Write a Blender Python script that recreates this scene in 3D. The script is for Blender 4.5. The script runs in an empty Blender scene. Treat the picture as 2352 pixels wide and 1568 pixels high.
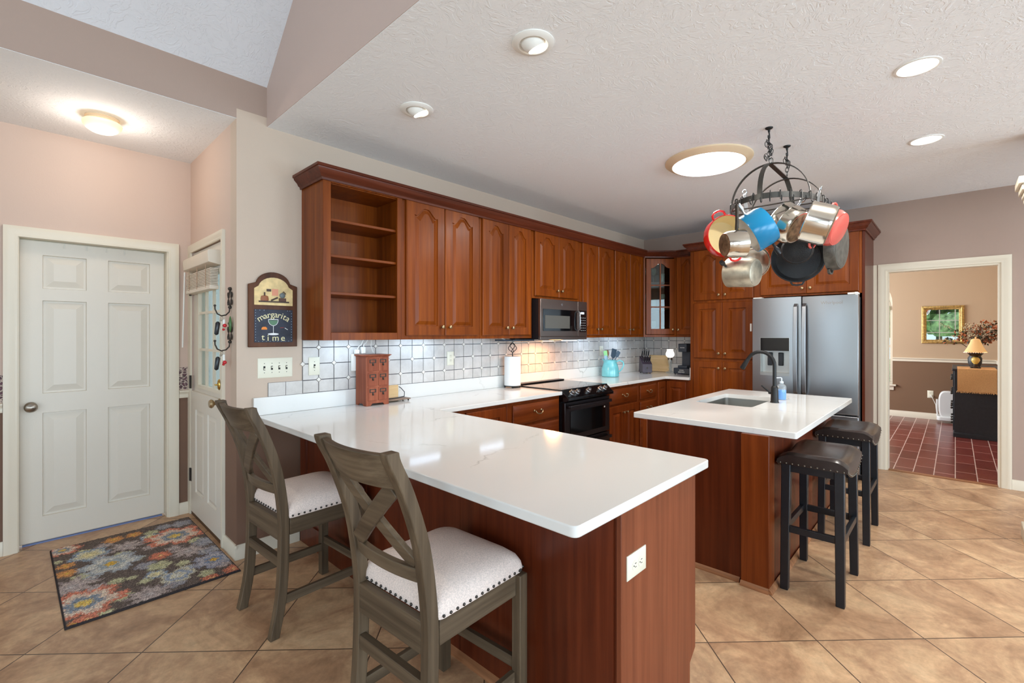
import bpy, bmesh, math, random
from mathutils import Vector, Matrix, Euler
random.seed(7)
C = bpy.context.scene.collection
PI = math.pi
R = math.radians

# ------------------------------------------------------------------ camera, world, exposure
sc = bpy.context.scene
F_PX, YAW, EYE = 1073.49, R(43.4816), 1.405
cam_d = bpy.data.cameras.new('camera'); cam = bpy.data.objects.new('camera', cam_d); C.objects.link(cam)
cam.location = (0, 0, EYE); cam.rotation_euler = (PI / 2, 0, YAW - PI / 2)
cam_d.sensor_width = 36; cam_d.lens = F_PX / 2352 * 36; cam_d.shift_y = -18 / 2352
cam_d.clip_start = 0.05; cam_d.clip_end = 200
sc.camera = cam
sc.view_settings.view_transform = 'Standard'; sc.view_settings.look = 'None'
sc.view_settings.gamma = 1; sc.view_settings.use_curve_mapping = False
sc.view_settings.exposure = 0.14
w = bpy.data.worlds.new('sky'); sc.world = w; w.use_nodes = True
bg = w.node_tree.nodes['Background']; bg.inputs['Color'].default_value = (0.80, 0.90, 1.0, 1); bg.inputs['Strength'].default_value = 1.5
sc.cycles.max_bounces = 10; sc.cycles.diffuse_bounces = 5; sc.cycles.glossy_bounces = 5
sc.cycles.transmission_bounces = 8; sc.cycles.sample_clamp_indirect = 6.0

def area(name, loc, sx, sy, power, color, rot=(0, 0, 0), shape='RECTANGLE', spread=PI):
    d = bpy.data.lights.new(name, 'AREA'); d.shape = shape; d.size = sx
    if shape in ('RECTANGLE', 'ELLIPSE'): d.size_y = sy
    d.energy = power; d.color = color; d.spread = spread
    o = bpy.data.objects.new(name, d); C.objects.link(o); o.location = loc; o.rotation_euler = rot
    return o
def point(name, loc, power, color, r=0.03):
    d = bpy.data.lights.new(name, 'POINT'); d.energy = power; d.color = color; d.shadow_soft_size = r
    o = bpy.data.objects.new(name, d); C.objects.link(o); o.location = loc
    return o
def spot(name, loc, target, power, color, angle=100, blend=.6, r=0.05):
    d = bpy.data.lights.new(name, 'SPOT'); d.energy = power; d.color = color; d.spot_size = R(angle); d.spot_blend = blend; d.shadow_soft_size = r
    o = bpy.data.objects.new(name, d); C.objects.link(o); o.location = loc
    o.rotation_euler = (Vector(target) - Vector(loc)).to_track_quat('-Z', 'Y').to_euler()
    return o
WARM = (1.0, 0.92, 0.80); COOL = (0.55, 0.76, 1.0); DAY = (0.66, 0.84, 1.0)
WIN = 46
# daylight entering through the windows of the west and south walls (just inside each glazed opening)
for (y0, y1, k) in ((1.3, 2.9, .62), (-3.6, -1.6, 1.1)):
    area('window_daylight', (-4.12, (y0 + y1) / 2, 1.45), 1.9, y1 - y0, WIN * k * (y1 - y0), DAY, (0, -PI / 2, 0))
for (x0, x1) in ((-3.2, -0.8), (0.0, 2.4), (3.4, 5.6)):
    area('window_daylight', ((x0 + x1) / 2, -4.42, 1.45), x1 - x0, 1.9, WIN * 1.12 * (x1 - x0), DAY, (PI / 2, 0, 0))
# dining room daylight (unseen window added in its left wall to brighten it)
area('window_daylight', (8.6, 2.90, 1.5), 2.2, 1.7, 135, (.9, .95, 1), (-PI / 2, 0, 0))

# ------------------------------------------------------------------ colour and materials
def lin(c):
    return tuple(((v / 255) / 12.92 if v / 255 <= .04045 else ((v / 255 + .055) / 1.055) ** 2.4) for v in c)
def hexc(r, g, b): return (*lin((r, g, b)), 1)

def new_mat(name):
    m = bpy.data.materials.new(name); m.use_nodes = True
    nt = m.node_tree; p = nt.nodes['Principled BSDF']
    return m, nt, p
def N(nt, t, **kw):
    n = nt.nodes.new(t)
    for k, v in kw.items(): setattr(n, k, v)
    return n
def plain(name, col, rough=.5, metal=0, spec=None, coat=0, bump=0, bscale=200, var=0, vscale=3, emit=None, estr=0):
    m, nt, p = new_mat(name)
    p.inputs['Base Color'].default_value = hexc(*col); p.inputs['Roughness'].default_value = rough; p.inputs['Metallic'].default_value = metal
    if spec is not None: p.inputs['Specular IOR Level'].default_value = spec
    if coat: p.inputs['Coat Weight'].default_value = coat; p.inputs['Coat Roughness'].default_value = .12
    if bump or var: tc = N(nt, 'ShaderNodeTexCoord')
    if bump:
        n = N(nt, 'ShaderNodeTexNoise'); n.inputs['Scale'].default_value = bscale; n.inputs['Detail'].default_value = 3
        nt.links.new(tc.outputs['Object'], n.inputs['Vector'])
        b = N(nt, 'ShaderNodeBump'); b.inputs['Strength'].default_value = bump; b.inputs['Distance'].default_value = .004
        nt.links.new(n.outputs['Fac'], b.inputs['Height']); nt.links.new(b.outputs['Normal'], p.inputs['Normal'])
    if var:
        n = N(nt, 'ShaderNodeTexNoise'); n.inputs['Scale'].default_value = vscale; n.inputs['Detail'].default_value = 4
        nt.links.new(tc.outputs['Object'], n.inputs['Vector'])
        r = N(nt, 'ShaderNodeValToRGB')
        r.color_ramp.elements[0].position = .3; r.color_ramp.elements[1].position = .7
        r.color_ramp.elements[0].color = hexc(*[max(0, v * (1 - var)) for v in col]); r.color_ramp.elements[1].color = hexc(*[min(255, v * (1 + var)) for v in col])
        nt.links.new(n.outputs['Fac'], r.inputs['Fac']); nt.links.new(r.outputs['Color'], p.inputs['Base Color'])
    if emit: p.inputs['Emission Color'].default_value = hexc(*emit); p.inputs['Emission Strength'].default_value = estr
    return m

def wood(name, dark, mid, light, axis='Z', scale=1.0, rough=.36, coat=.04, streak=24, bump=.05):
    m, nt, p = new_mat(name)
    tc = N(nt, 'ShaderNodeTexCoord'); oi = N(nt, 'ShaderNodeObjectInfo')
    add = N(nt, 'ShaderNodeVectorMath', operation='ADD')
    mul = N(nt, 'ShaderNodeVectorMath', operation='SCALE'); mul.inputs['Scale'].default_value = 9.0
    cx = N(nt, 'ShaderNodeCombineXYZ')
    for k in ('X', 'Y', 'Z'): nt.links.new(oi.outputs['Random'], cx.inputs[k])
    nt.links.new(cx.outputs[0], mul.inputs[0]); nt.links.new(tc.outputs['Object'], add.inputs[0]); nt.links.new(mul.outputs[0], add.inputs[1])
    mp = N(nt, 'ShaderNodeMapping')
    s = {'X': (1.1, streak, streak), 'Y': (streak, 1.1, streak), 'Z': (streak, streak, 1.1)}[axis]
    mp.inputs['Scale'].default_value = tuple(v * scale for v in s)
    nt.links.new(add.outputs[0], mp.inputs['Vector'])
    n = N(nt, 'ShaderNodeTexNoise'); n.inputs['Scale'].default_value = 1.0; n.inputs['Detail'].default_value = 6; n.inputs['Roughness'].default_value = .62; n.inputs['Distortion'].default_value = .25
    nt.links.new(mp.outputs[0], n.inputs['Vector'])
    r = N(nt, 'ShaderNodeValToRGB'); e = r.color_ramp.elements
    e[0].position = .26; e[0].color = hexc(*dark); e[1].position = .80; e[1].color = hexc(*light)
    x = e.new(.52); x.color = hexc(*mid)
    nt.links.new(n.outputs['Fac'], r.inputs['Fac'])
    # boards of slightly different tone
    n2 = N(nt, 'ShaderNodeTexNoise'); n2.inputs['Scale'].default_value = .16; n2.inputs['Detail'].default_value = 1
    nt.links.new(mp.outputs[0], n2.inputs['Vector'])
    hs = N(nt, 'ShaderNodeHueSaturation'); mr = N(nt, 'ShaderNodeMapRange')
    mr.inputs['From Min'].default_value = .3; mr.inputs['From Max'].default_value = .7; mr.inputs['To Min'].default_value = .87; mr.inputs['To Max'].default_value = 1.13
    nt.links.new(n2.outputs['Fac'], mr.inputs['Value']); nt.links.new(mr.outputs[0], hs.inputs['Value']); nt.links.new(r.outputs['Color'], hs.inputs['Color'])
    nt.links.new(hs.outputs['Color'], p.inputs['Base Color'])
    p.inputs['Specular IOR Level'].default_value = .2
    p.inputs['Roughness'].default_value = rough; p.inputs['Coat Weight'].default_value = coat; p.inputs['Coat Roughness'].default_value = .15
    b = N(nt, 'ShaderNodeBump'); b.inputs['Strength'].default_value = bump; b.inputs['Distance'].default_value = .002
    nt.links.new(n.outputs['Fac'], b.inputs['Height']); nt.links.new(b.outputs['Normal'], p.inputs['Normal'])
    return m

CH = ((94, 40, 6), (121, 57, 10), (143, 74, 18))
M = {}
M['cherry'] = wood('cherry_wood', *CH)
M['cherry_h'] = wood('cherry_wood_horizontal', *CH, axis='X')
M['cherry_y'] = wood('cherry_wood_deep', *CH, axis='Y')
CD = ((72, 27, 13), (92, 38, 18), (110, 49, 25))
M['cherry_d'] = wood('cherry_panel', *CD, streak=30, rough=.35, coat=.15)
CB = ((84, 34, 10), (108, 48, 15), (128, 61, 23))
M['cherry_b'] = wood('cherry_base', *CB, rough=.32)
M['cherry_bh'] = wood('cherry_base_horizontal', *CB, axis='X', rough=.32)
M['crown'] = wood('cherry_crown', (66, 27, 14), (88, 39, 22), (108, 52, 32), axis='X', rough=.3)
M['chairwood'] = wood('weathered_brown_wood', (62, 50, 38), (90, 75, 58), (118, 100, 79), axis='Z', streak=30, rough=.5, coat=.05, bump=.25)
M['chairwood_y'] = wood('weathered_brown_wood_cross', (62, 50, 38), (92, 77, 60), (120, 103, 82), axis='Y', streak=30, rough=.5, coat=.05, bump=.25)
M['chestwood'] = wood('reddish_chest_wood', (120, 58, 40), (150, 82, 58), (172, 104, 76), rough=.5, coat=0)
M['board'] = wood('pale_board_wood', (196, 160, 110), (214, 181, 133), (228, 199, 155), axis='X', rough=.5, coat=0)
M['shoe'] = wood('shoe_moulding_wood', (110, 70, 44), (150, 100, 66), (176, 126, 88), axis='Y', rough=.45)
M['black_wood'] = plain('black_painted_wood', (20, 22, 27), .38, var=.12, vscale=30)
M['white_trim'] = plain('white_trim_paint', (224, 214, 194), .38, bump=.03, bscale=60)
M['door_white'] = plain('white_door_paint', (221, 213, 199), .42, bump=.08, bscale=180)
M['wall_tan'] = plain('tan_wall_paint', (200, 180, 162), .75, bump=.12, bscale=140)
M['wall_pink'] = plain('alcove_wall_paint', (206, 182, 167), .72, bump=.12, bscale=140)
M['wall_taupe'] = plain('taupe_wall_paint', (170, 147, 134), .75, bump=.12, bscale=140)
M['wall_lightened'] = plain('lightened_bulkhead_paint', (196, 174, 164), .75, bump=.12, bscale=140)  # bulkhead colour lightened to stand in for more light on it
M['wall_brown'] = plain('brown_wainscot_paint', (118, 88, 70), .7, bump=.12, bscale=140)
M['wall_dining'] = plain('dining_wall_paint', (186, 160, 131), .7, bump=.1, bscale=140)
M['wall_dbrown'] = plain('dining_wainscot_paint', (120, 90, 66), .7, bump=.1, bscale=140)
M['plastic_white'] = plain('white_plastic', (232, 230, 222), .35)
M['ivory'] = plain('ivory_plastic', (228, 224, 204), .4)
M['dark'] = plain('dark_slot', (38, 34, 30), .6)
M['black_plastic'] = plain('black_plastic', (22, 24, 28), .35)
M['black_gloss'] = plain('black_glass_surface', (10, 11, 13), .06, spec=.6)
M['black_iron'] = plain('black_wrought_iron', (38, 38, 38), .42, metal=.5, bump=.1, bscale=80)
M['cast_iron'] = plain('black_cast_iron', (30, 31, 33), .42, metal=.35, bump=.35, bscale=160)
M['grey_iron'] = plain('grey_pitted_pan', (92, 90, 84), .5, metal=.6, bump=.4, bscale=120, var=.15, vscale=25)
M['aluminium'] = plain('dull_aluminium', (176, 168, 150), .42, metal=.75, var=.12, vscale=18)
M['brass'] = plain('aged_brass_knob', (166, 143, 108), .32, metal=.85)
M['brass_bright'] = plain('bright_brass', (196, 160, 84), .25, metal=1)
M['pewter'] = plain('dark_pewter', (66, 60, 54), .45, metal=.7)
M['nickel'] = plain('satin_nickel', (150, 140, 128), .28, metal=1)
M['red_enamel'] = plain('red_enamel', (214, 30, 28), .2, coat=.3)
M['pink_enamel'] = plain('coral_red_enamel', (206, 84, 74), .28, coat=.3)
M['cream_enamel'] = plain('cream_enamel', (236, 214, 160), .25, coat=.3)
M['blue_enamel'] = plain('turquoise_blue_enamel', (0, 122, 170), .25, coat=.15)
M['white_enamel'] = plain('white_nonstick', (226, 222, 214), .3)
M['copper_dark'] = plain('tarnished_pan_base', (118, 98, 76), .45, metal=.7, var=.3, vscale=30)
M['paper'] = plain('white_paper_towel', (240, 240, 238), .9, bump=.2, bscale=90)
M['aqua'] = plain('aqua_glazed_ceramic', (112, 196, 204), .2, coat=.5, var=.05, vscale=14)
M['soap_blue'] = plain('blue_soap', (0, 140, 222), .2)
M['hurricane'] = plain('milk_glass_shade', (255, 252, 246), .3, emit=(255, 250, 240), estr=1.0)
M['leather'] = plain('dark_brown_leather', (41, 34, 32), .27, bump=.12, bscale=90, var=.15, vscale=8)
M['nail'] = plain('dull_nailhead', (120, 112, 100), .35, metal=.9)
M['fabric'] = plain('oatmeal_linen', (232, 214, 203), .9, bump=.5, bscale=420, var=.07, vscale=220)
M['nail_dark'] = plain('dark_nailhead', (70, 66, 62), .35, metal=.9)
M['blind'] = plain('faux_wood_blind', (222, 208, 190), .5)
M['gold'] = plain('gilded_frame', (178, 146, 86), .42, metal=.55, bump=.5, bscale=90, var=.2, vscale=40)
M['sb_black'] = plain('black_sideboard_paint', (32, 34, 39), .5, var=.12, vscale=30)
M['burlap'] = plain('burlap_runner_cloth', (204, 158, 104), .9, bump=.5, bscale=300, var=.05, vscale=120)
M['shade'] = plain('warm_lampshade_cloth', (206, 164, 112), .8, emit=(255, 208, 140), estr=.3)
M['heater'] = plain('white_appliance_plastic', (214, 213, 210), .35)
M['rope_dark'] = plain('dark_cord', (40, 44, 50), .6)
M['grass'] = plain('lawn_grass', (150, 172, 118), .9, var=.35, vscale=2)
M['leaf'] = plain('garden_leaves', (158, 184, 128), .8, var=.45, vscale=5)
M['bark'] = plain('tree_bark', (92, 80, 68), .9, var=.3, vscale=8)
M['lamp_white'] = plain('glowing_diffuser', (255, 255, 255), .4, emit=(255, 253, 248), estr=5)
M['bulb_warm'] = plain('glowing_bulb_face', (255, 250, 238), .4, emit=(255, 244, 222), estr=7)
M['glass_warm'] = plain('glowing_ribbed_glass', (250, 236, 205), .3, emit=(255, 226, 165), estr=.55)
M['led'] = plain('cool_led_strip', (230, 240, 255), .4, emit=(205, 228, 255), estr=14)
M['can_trim'] = plain('white_can_trim', (232, 230, 224), .45)
M['almond_trim'] = plain('almond_light_ring', (222, 198, 164), .45)
M['rubber'] = plain('blue_door_seal', (112, 130, 176), .6)
M['threshold'] = plain('dark_oak_threshold', (88, 62, 40), .5)
M['display'] = plain('lit_display', (200, 225, 255), .4, emit=(190, 220, 255), estr=2)

def steel(name, col, rough=.28, axis='X', strength=.06):
    m, nt, p = new_mat(name)
    p.inputs['Base Color'].default_value = hexc(*col); p.inputs['Metallic'].default_value = 1; p.inputs['Roughness'].default_value = rough
    tc = N(nt, 'ShaderNodeTexCoord'); mp = N(nt, 'ShaderNodeMapping')
    mp.inputs['Scale'].default_value = {'X': (2, 500, 500), 'Z': (500, 500, 2), 'Y': (500, 2, 500)}[axis]
    nt.links.new(tc.outputs['Object'], mp.inputs[0]); n = N(nt, 'ShaderNodeTexNoise'); n.inputs['Scale'].default_value = 1; n.inputs['Detail'].default_value = 2
    nt.links.new(mp.outputs[0], n.inputs['Vector'])
    b = N(nt, 'ShaderNodeBump'); b.inputs['Strength'].default_value = strength; b.inputs['Distance'].default_value = .001
    nt.links.new(n.outputs['Fac'], b.inputs['Height']); nt.links.new(b.outputs['Normal'], p.inputs['Normal'])
    mr = N(nt, 'ShaderNodeMapRange'); mr.inputs['To Min'].default_value = rough - .06; mr.inputs['To Max'].default_value = rough + .08
    nt.links.new(n.outputs['Fac'], mr.inputs['Value']); nt.links.new(mr.outputs[0], p.inputs['Roughness'])
    return m
M['steel'] = steel('brushed_stainless', (158, 160, 162), .32)
M['steel_dark'] = steel('slate_stainless', (132, 122, 116), .34)
M['steel_black'] = steel('black_stainless', (70, 66, 68), .36)
M['steel_pot'] = steel('polished_pan_steel', (206, 200, 188), .16, 'Z', .03)
M['steel_sink'] = steel('satin_sink_steel', (176, 176, 172), .34)
M['iron_band'] = plain('dark_grey_iron_band', (74, 73, 70), .4, metal=.7)

def glass(name, tint=(255, 255, 255), body=0):
    m, nt, p = new_mat(name); out = nt.nodes['Material Output']
    t = N(nt, 'ShaderNodeBsdfTransparent'); t.inputs['Color'].default_value = hexc(*tint)
    g = N(nt, 'ShaderNodeBsdfGlossy'); g.inputs['Roughness'].default_value = .02
    lw = N(nt, 'ShaderNodeLayerWeight'); lw.inputs['Blend'].default_value = .5
    pw = N(nt, 'ShaderNodeMath', operation='POWER'); pw.inputs[1].default_value = 5; nt.links.new(lw.outputs['Facing'], pw.inputs[0])
    fr = N(nt, 'ShaderNodeMath', operation='MULTIPLY_ADD'); fr.inputs[1].default_value = .6; fr.inputs[2].default_value = .04; nt.links.new(pw.outputs[0], fr.inputs[0])
    mx = N(nt, 'ShaderNodeMixShader')
    nt.links.new(fr.outputs[0], mx.inputs[0]); nt.links.new(t.outputs[0], mx.inputs[1]); nt.links.new(g.outputs[0], mx.inputs[2])
    if body:
        df = N(nt, 'ShaderNodeBsdfDiffuse'); df.inputs['Color'].default_value = hexc(235, 240, 240); m2 = N(nt, 'ShaderNodeMixShader'); m2.inputs[0].default_value = body
        nt.links.new(mx.outputs[0], m2.inputs[1]); nt.links.new(df.outputs[0], m2.inputs[2]); mx = m2
    nt.links.new(mx.outputs[0], out.inputs['Surface']); nt.nodes.remove(p)
    return m
M['pane'] = glass('window_pane_glass', (238, 246, 246))
M['clear'] = glass('clear_glassware', (248, 252, 252), .16)
M['cabinet_glass'] = glass('cabinet_pane_glass', (216, 224, 218))
M['mirror'] = plain('mirror_glass', (235, 238, 238), .01, metal=1)

def quartz():
    m, nt, p = new_mat('white_veined_quartz')
    g = N(nt, 'ShaderNodeNewGeometry')
    n1 = N(nt, 'ShaderNodeTexNoise'); n1.inputs['Scale'].default_value = 1.6; n1.inputs['Detail'].default_value = 5; n1.inputs['Roughness'].default_value = .6
    nt.links.new(g.outputs['Position'], n1.inputs['Vector'])
    vm = N(nt, 'ShaderNodeVectorMath', operation='MULTIPLY_ADD'); vm.inputs[1].default_value = (.55, .55, .55)
    nt.links.new(n1.outputs['Color'], vm.inputs[0]); nt.links.new(g.outputs['Position'], vm.inputs[2])
    v = N(nt, 'ShaderNodeTexVoronoi', feature='DISTANCE_TO_EDGE'); v.inputs['Scale'].default_value = 1.25
    nt.links.new(vm.outputs[0], v.inputs['Vector'])
    r = N(nt, 'ShaderNodeValToRGB'); e = r.color_ramp.elements
    e[0].position = 0; e[0].color = (1, 1, 1, 1); e[1].position = .010; e[1].color = (0, 0, 0, 1)
    nt.links.new(v.outputs['Distance'], r.inputs['Fac'])
    n2 = N(nt, 'ShaderNodeTexNoise'); n2.inputs['Scale'].default_value = 2.4; n2.inputs['Detail'].default_value = 3
    nt.links.new(g.outputs['Position'], n2.inputs['Vector'])
    mr = N(nt, 'ShaderNodeMapRange'); mr.inputs['From Min'].default_value = .48; mr.inputs['From Max'].default_value = .66; mr.inputs['To Max'].default_value = .55
    nt.links.new(n2.outputs['Fac'], mr.inputs['Value'])
    mm = N(nt, 'ShaderNodeMath', operation='MULTIPLY'); nt.links.new(r.outputs['Color'], mm.inputs[0]); nt.links.new(mr.outputs[0], mm.inputs[1])
    mx = N(nt, 'ShaderNodeMix', data_type='RGBA'); mx.inputs['A'].default_value = hexc(222, 220, 215); mx.inputs['B'].default_value = hexc(140, 136, 126)
    nt.links.new(mm.outputs[0], mx.inputs['Factor']); nt.links.new(mx.outputs['Result'], p.inputs['Base Color'])
    p.inputs['Roughness'].default_value = .1; p.inputs['Specular IOR Level'].default_value = .5
    return m
M['quartz'] = quartz()

def ceiling_mat(name, col):
    m, nt, p = new_mat(name); g = N(nt, 'ShaderNodeNewGeometry')
    p.inputs['Base Color'].default_value = hexc(*col); p.inputs['Roughness'].default_value = .85
    n0 = N(nt, 'ShaderNodeTexNoise'); n0.inputs['Scale'].default_value = 4; n0.inputs['Detail'].default_value = 2
    nt.links.new(g.outputs['Position'], n0.inputs['Vector'])
    vm = N(nt, 'ShaderNodeVectorMath', operation='MULTIPLY_ADD'); vm.inputs[1].default_value = (.35, .35, .35)
    nt.links.new(n0.outputs['Color'], vm.inputs[0]); nt.links.new(g.outputs['Position'], vm.inputs[2])
    n1 = N(nt, 'ShaderNodeTexNoise'); n1.inputs['Scale'].default_value = 26; n1.inputs['Detail'].default_value = 5; n1.inputs['Distortion'].default_value = 1.2
    nt.links.new(vm.outputs[0], n1.inputs['Vector'])
    r = N(nt, 'ShaderNodeValToRGB'); e = r.color_ramp.elements; e[0].position = .5; e[1].position = .56
    nt.links.new(n1.outputs['Fac'], r.inputs['Fac'])
    n2 = N(nt, 'ShaderNodeTexNoise'); n2.inputs['Scale'].default_value = 130; n2.inputs['Detail'].default_value = 3
    nt.links.new(g.outputs['Position'], n2.inputs['Vector'])
    ad = N(nt, 'ShaderNodeMath', operation='MULTIPLY_ADD'); ad.inputs[1].default_value = .45
    nt.links.new(n2.outputs['Fac'], ad.inputs[0]); nt.links.new(r.outputs['Color'], ad.inputs[2])
    b = N(nt, 'ShaderNodeBump'); b.inputs['Strength'].default_value = .38; b.inputs['Distance'].default_value = .004
    nt.links.new(ad.outputs[0], b.inputs['Height']); nt.links.new(b.outputs['Normal'], p.inputs['Normal'])
    return m
M['ceiling'] = ceiling_mat('textured_ceiling_paint', (240, 242, 244))
M['vault'] = ceiling_mat('textured_vault_paint', (222, 222, 226))

def floor_tile():
    m, nt, p = new_mat('diagonal_stone_tile'); g = N(nt, 'ShaderNodeNewGeometry')
    mp = N(nt, 'ShaderNodeMapping'); mp.vector_type = 'POINT'
    S = 0.357 * math.sqrt(2)
    # lattice point (5.013, .103); rotate the room by 45 degrees so that tile edges become axis aligned
    c = math.cos(PI / 4); px, py = 5.013, .103
    rx, ry = (px * c - py * c), (px * c + py * c)
    mp.inputs['Rotation'].default_value = (0, 0, PI / 4)
    mp.inputs['Location'].default_value = (-rx + 40 * S, -ry + 40 * S, 0)
    nt.links.new(g.outputs['Position'], mp.inputs['Vector'])
    br = N(nt, 'ShaderNodeTexBrick'); br.offset = 0; br.squash = 1
    br.inputs['Scale'].default_value = 1; br.inputs['Brick Width'].default_value = S; br.inputs['Row Height'].default_value = S
    br.inputs['Mortar Size'].default_value = .0028; br.inputs['Mortar Smooth'].default_value = .1; br.inputs['Bias'].default_value = 0
    br.inputs['Color1'].default_value = (.35, .35, .35, 1); br.inputs['Color2'].default_value = (.65, .65, .65, 1); br.inputs['Mortar'].default_value = (0, 0, 0, 1)
    nt.links.new(mp.outputs[0], br.inputs['Vector'])
    n = N(nt, 'ShaderNodeTexNoise'); n.inputs['Scale'].default_value = 3.2; n.inputs['Detail'].default_value = 7; n.inputs['Roughness'].default_value = .68; n.inputs['Distortion'].default_value = .8
    # a different cut of stone on each tile: shift by the tile's own tone
    ma = N(nt, 'ShaderNodeVectorMath', operation='MULTIPLY_ADD'); ma.inputs[1].default_value = (37, 53, 11)
    nt.links.new(br.outputs['Color'], ma.inputs[0]); nt.links.new(g.outputs['Position'], ma.inputs[2]); nt.links.new(ma.outputs[0], n.inputs['Vector'])
    r = N(nt, 'ShaderNodeValToRGB'); e = r.color_ramp.elements
    e[0].position = .28; e[0].color = hexc(146, 108, 78); e[1].position = .74; e[1].color = hexc(222, 188, 148)
    x = e.new(.46); x.color = hexc(180, 141, 107); x = e.new(.6); x.color = hexc(204, 166, 127)
    nt.links.new(n.outputs['Fac'], r.inputs['Fac'])
    n3 = N(nt, 'ShaderNodeTexNoise'); n3.inputs['Scale'].default_value = 22; n3.inputs['Detail'].default_value = 5; n3.inputs['Roughness'].default_value = .7
    nt.links.new(ma.outputs[0], n3.inputs['Vector'])
    hs = N(nt, 'ShaderNodeHueSaturation'); mr = N(nt, 'ShaderNodeMapRange'); mr.inputs['From Min'].default_value = .3; mr.inputs['From Max'].default_value = .7; mr.inputs['To Min'].default_value = .82; mr.inputs['To Max'].default_value = 1.16
    nt.links.new(n3.outputs['Fac'], mr.inputs['Value']); nt.links.new(mr.outputs[0], hs.inputs['Value']); nt.links.new(r.outputs['Color'], hs.inputs['Color'])
    mx = N(nt, 'ShaderNodeMix', data_type='RGBA'); mx.inputs['B'].default_value = hexc(84, 64, 50)
    nt.links.new(br.outputs['Fac'], mx.inputs['Factor']); nt.links.new(hs.outputs['Color'], mx.inputs['A']); nt.links.new(mx.outputs['Result'], p.inputs['Base Color'])
    p.inputs['Roughness'].default_value = .36
    iv = N(nt, 'ShaderNodeMath', operation='MULTIPLY_ADD'); iv.inputs[1].default_value = -2.0
    nt.links.new(br.outputs['Fac'], iv.inputs[0]); nt.links.new(n.outputs['Fac'], iv.inputs[2])
    b = N(nt, 'ShaderNodeBump'); b.inputs['Strength'].default_value = .35; b.inputs['Distance'].default_value = .004
    nt.links.new(iv.outputs[0], b.inputs['Height']); nt.links.new(b.outputs['Normal'], p.inputs['Normal'])
    return m
M['floor_tile'] = floor_tile()

def dining_floor():
    m, nt, p = new_mat('red_plank_tile'); g = N(nt, 'ShaderNodeNewGeometry')
    mp = N(nt, 'ShaderNodeMapping'); mp.inputs['Location'].default_value = (0, 10 * .156, 0)
    nt.links.new(g.outputs['Position'], mp.inputs['Vector'])
    br = N(nt, 'ShaderNodeTexBrick'); br.offset = .37; br.inputs['Scale'].default_value = 1; br.inputs['Brick Width'].default_value = .47; br.inputs['Row Height'].default_value = .156
    br.inputs['Mortar Size'].default_value = .004; br.inputs['Color1'].default_value = hexc(100, 42, 36); br.inputs['Color2'].default_value = hexc(122, 56, 48); br.inputs['Mortar'].default_value = hexc(198, 176, 164)
    nt.links.new(mp.outputs[0], br.inputs['Vector'])
    n = N(nt, 'ShaderNodeTexNoise'); n.inputs['Scale'].default_value = 9; n.inputs['Detail'].default_value = 5; nt.links.new(g.outputs['Position'], n.inputs['Vector'])
    hs = N(nt, 'ShaderNodeHueSaturation'); mr = N(nt, 'ShaderNodeMapRange'); mr.inputs['From Min'].default_value = .3; mr.inputs['From Max'].default_value = .7; mr.inputs['To Min'].default_value = .85; mr.inputs['To Max'].default_value = 1.15
    nt.links.new(n.outputs['Fac'], mr.inputs['Value']); nt.links.new(mr.outputs[0], hs.inputs['Value']); nt.links.new(br.outputs['Color'], hs.inputs['Color']); nt.links.new(hs.outputs['Color'], p.inputs['Base Color'])
    p.inputs['Roughness'].default_value = .24; p.inputs['Specular IOR Level'].default_value = .3
    ad = N(nt, 'ShaderNodeMath', operation='MULTIPLY_ADD'); ad.inputs[1].default_value = -1.0
    nt.links.new(br.outputs['Fac'], ad.inputs[0]); nt.links.new(n.outputs['Fac'], ad.inputs[2])
    b = N(nt, 'ShaderNodeBump'); b.inputs['Strength'].default_value = .3; b.inputs['Distance'].default_value = .004
    nt.links.new(ad.outputs[0], b.inputs['Height']); nt.links.new(b.outputs['Normal'], p.inputs['Normal'])
    return m
M['floor_dining'] = dining_floor()

def splash_tile():
    m, nt, p = new_mat('pale_stone_wall_tile'); g = N(nt, 'ShaderNodeNewGeometry')
    n = N(nt, 'ShaderNodeTexNoise'); n.inputs['Scale'].default_value = 7; n.inputs['Detail'].default_value = 6; n.inputs['Roughness'].default_value = .7
    nt.links.new(g.outputs['Position'], n.inputs['Vector'])
    r = N(nt, 'ShaderNodeValToRGB'); e = r.color_ramp.elements
    e[0].position = .3; e[0].color = hexc(184, 178, 172); e[1].position = .7; e[1].color = hexc(212, 207, 201)
    nt.links.new(n.outputs['Fac'], r.inputs['Fac']); nt.links.new(r.outputs['Color'], p.inputs['Base Color']); p.inputs['Roughness'].default_value = .35
    return m
M['splash'] = splash_tile()
M['grout'] = plain('dark_grey_grout', (74, 74, 84), .9)
M['dot'] = plain('ivory_dot_tile', (226, 220, 210), .35)

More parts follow.
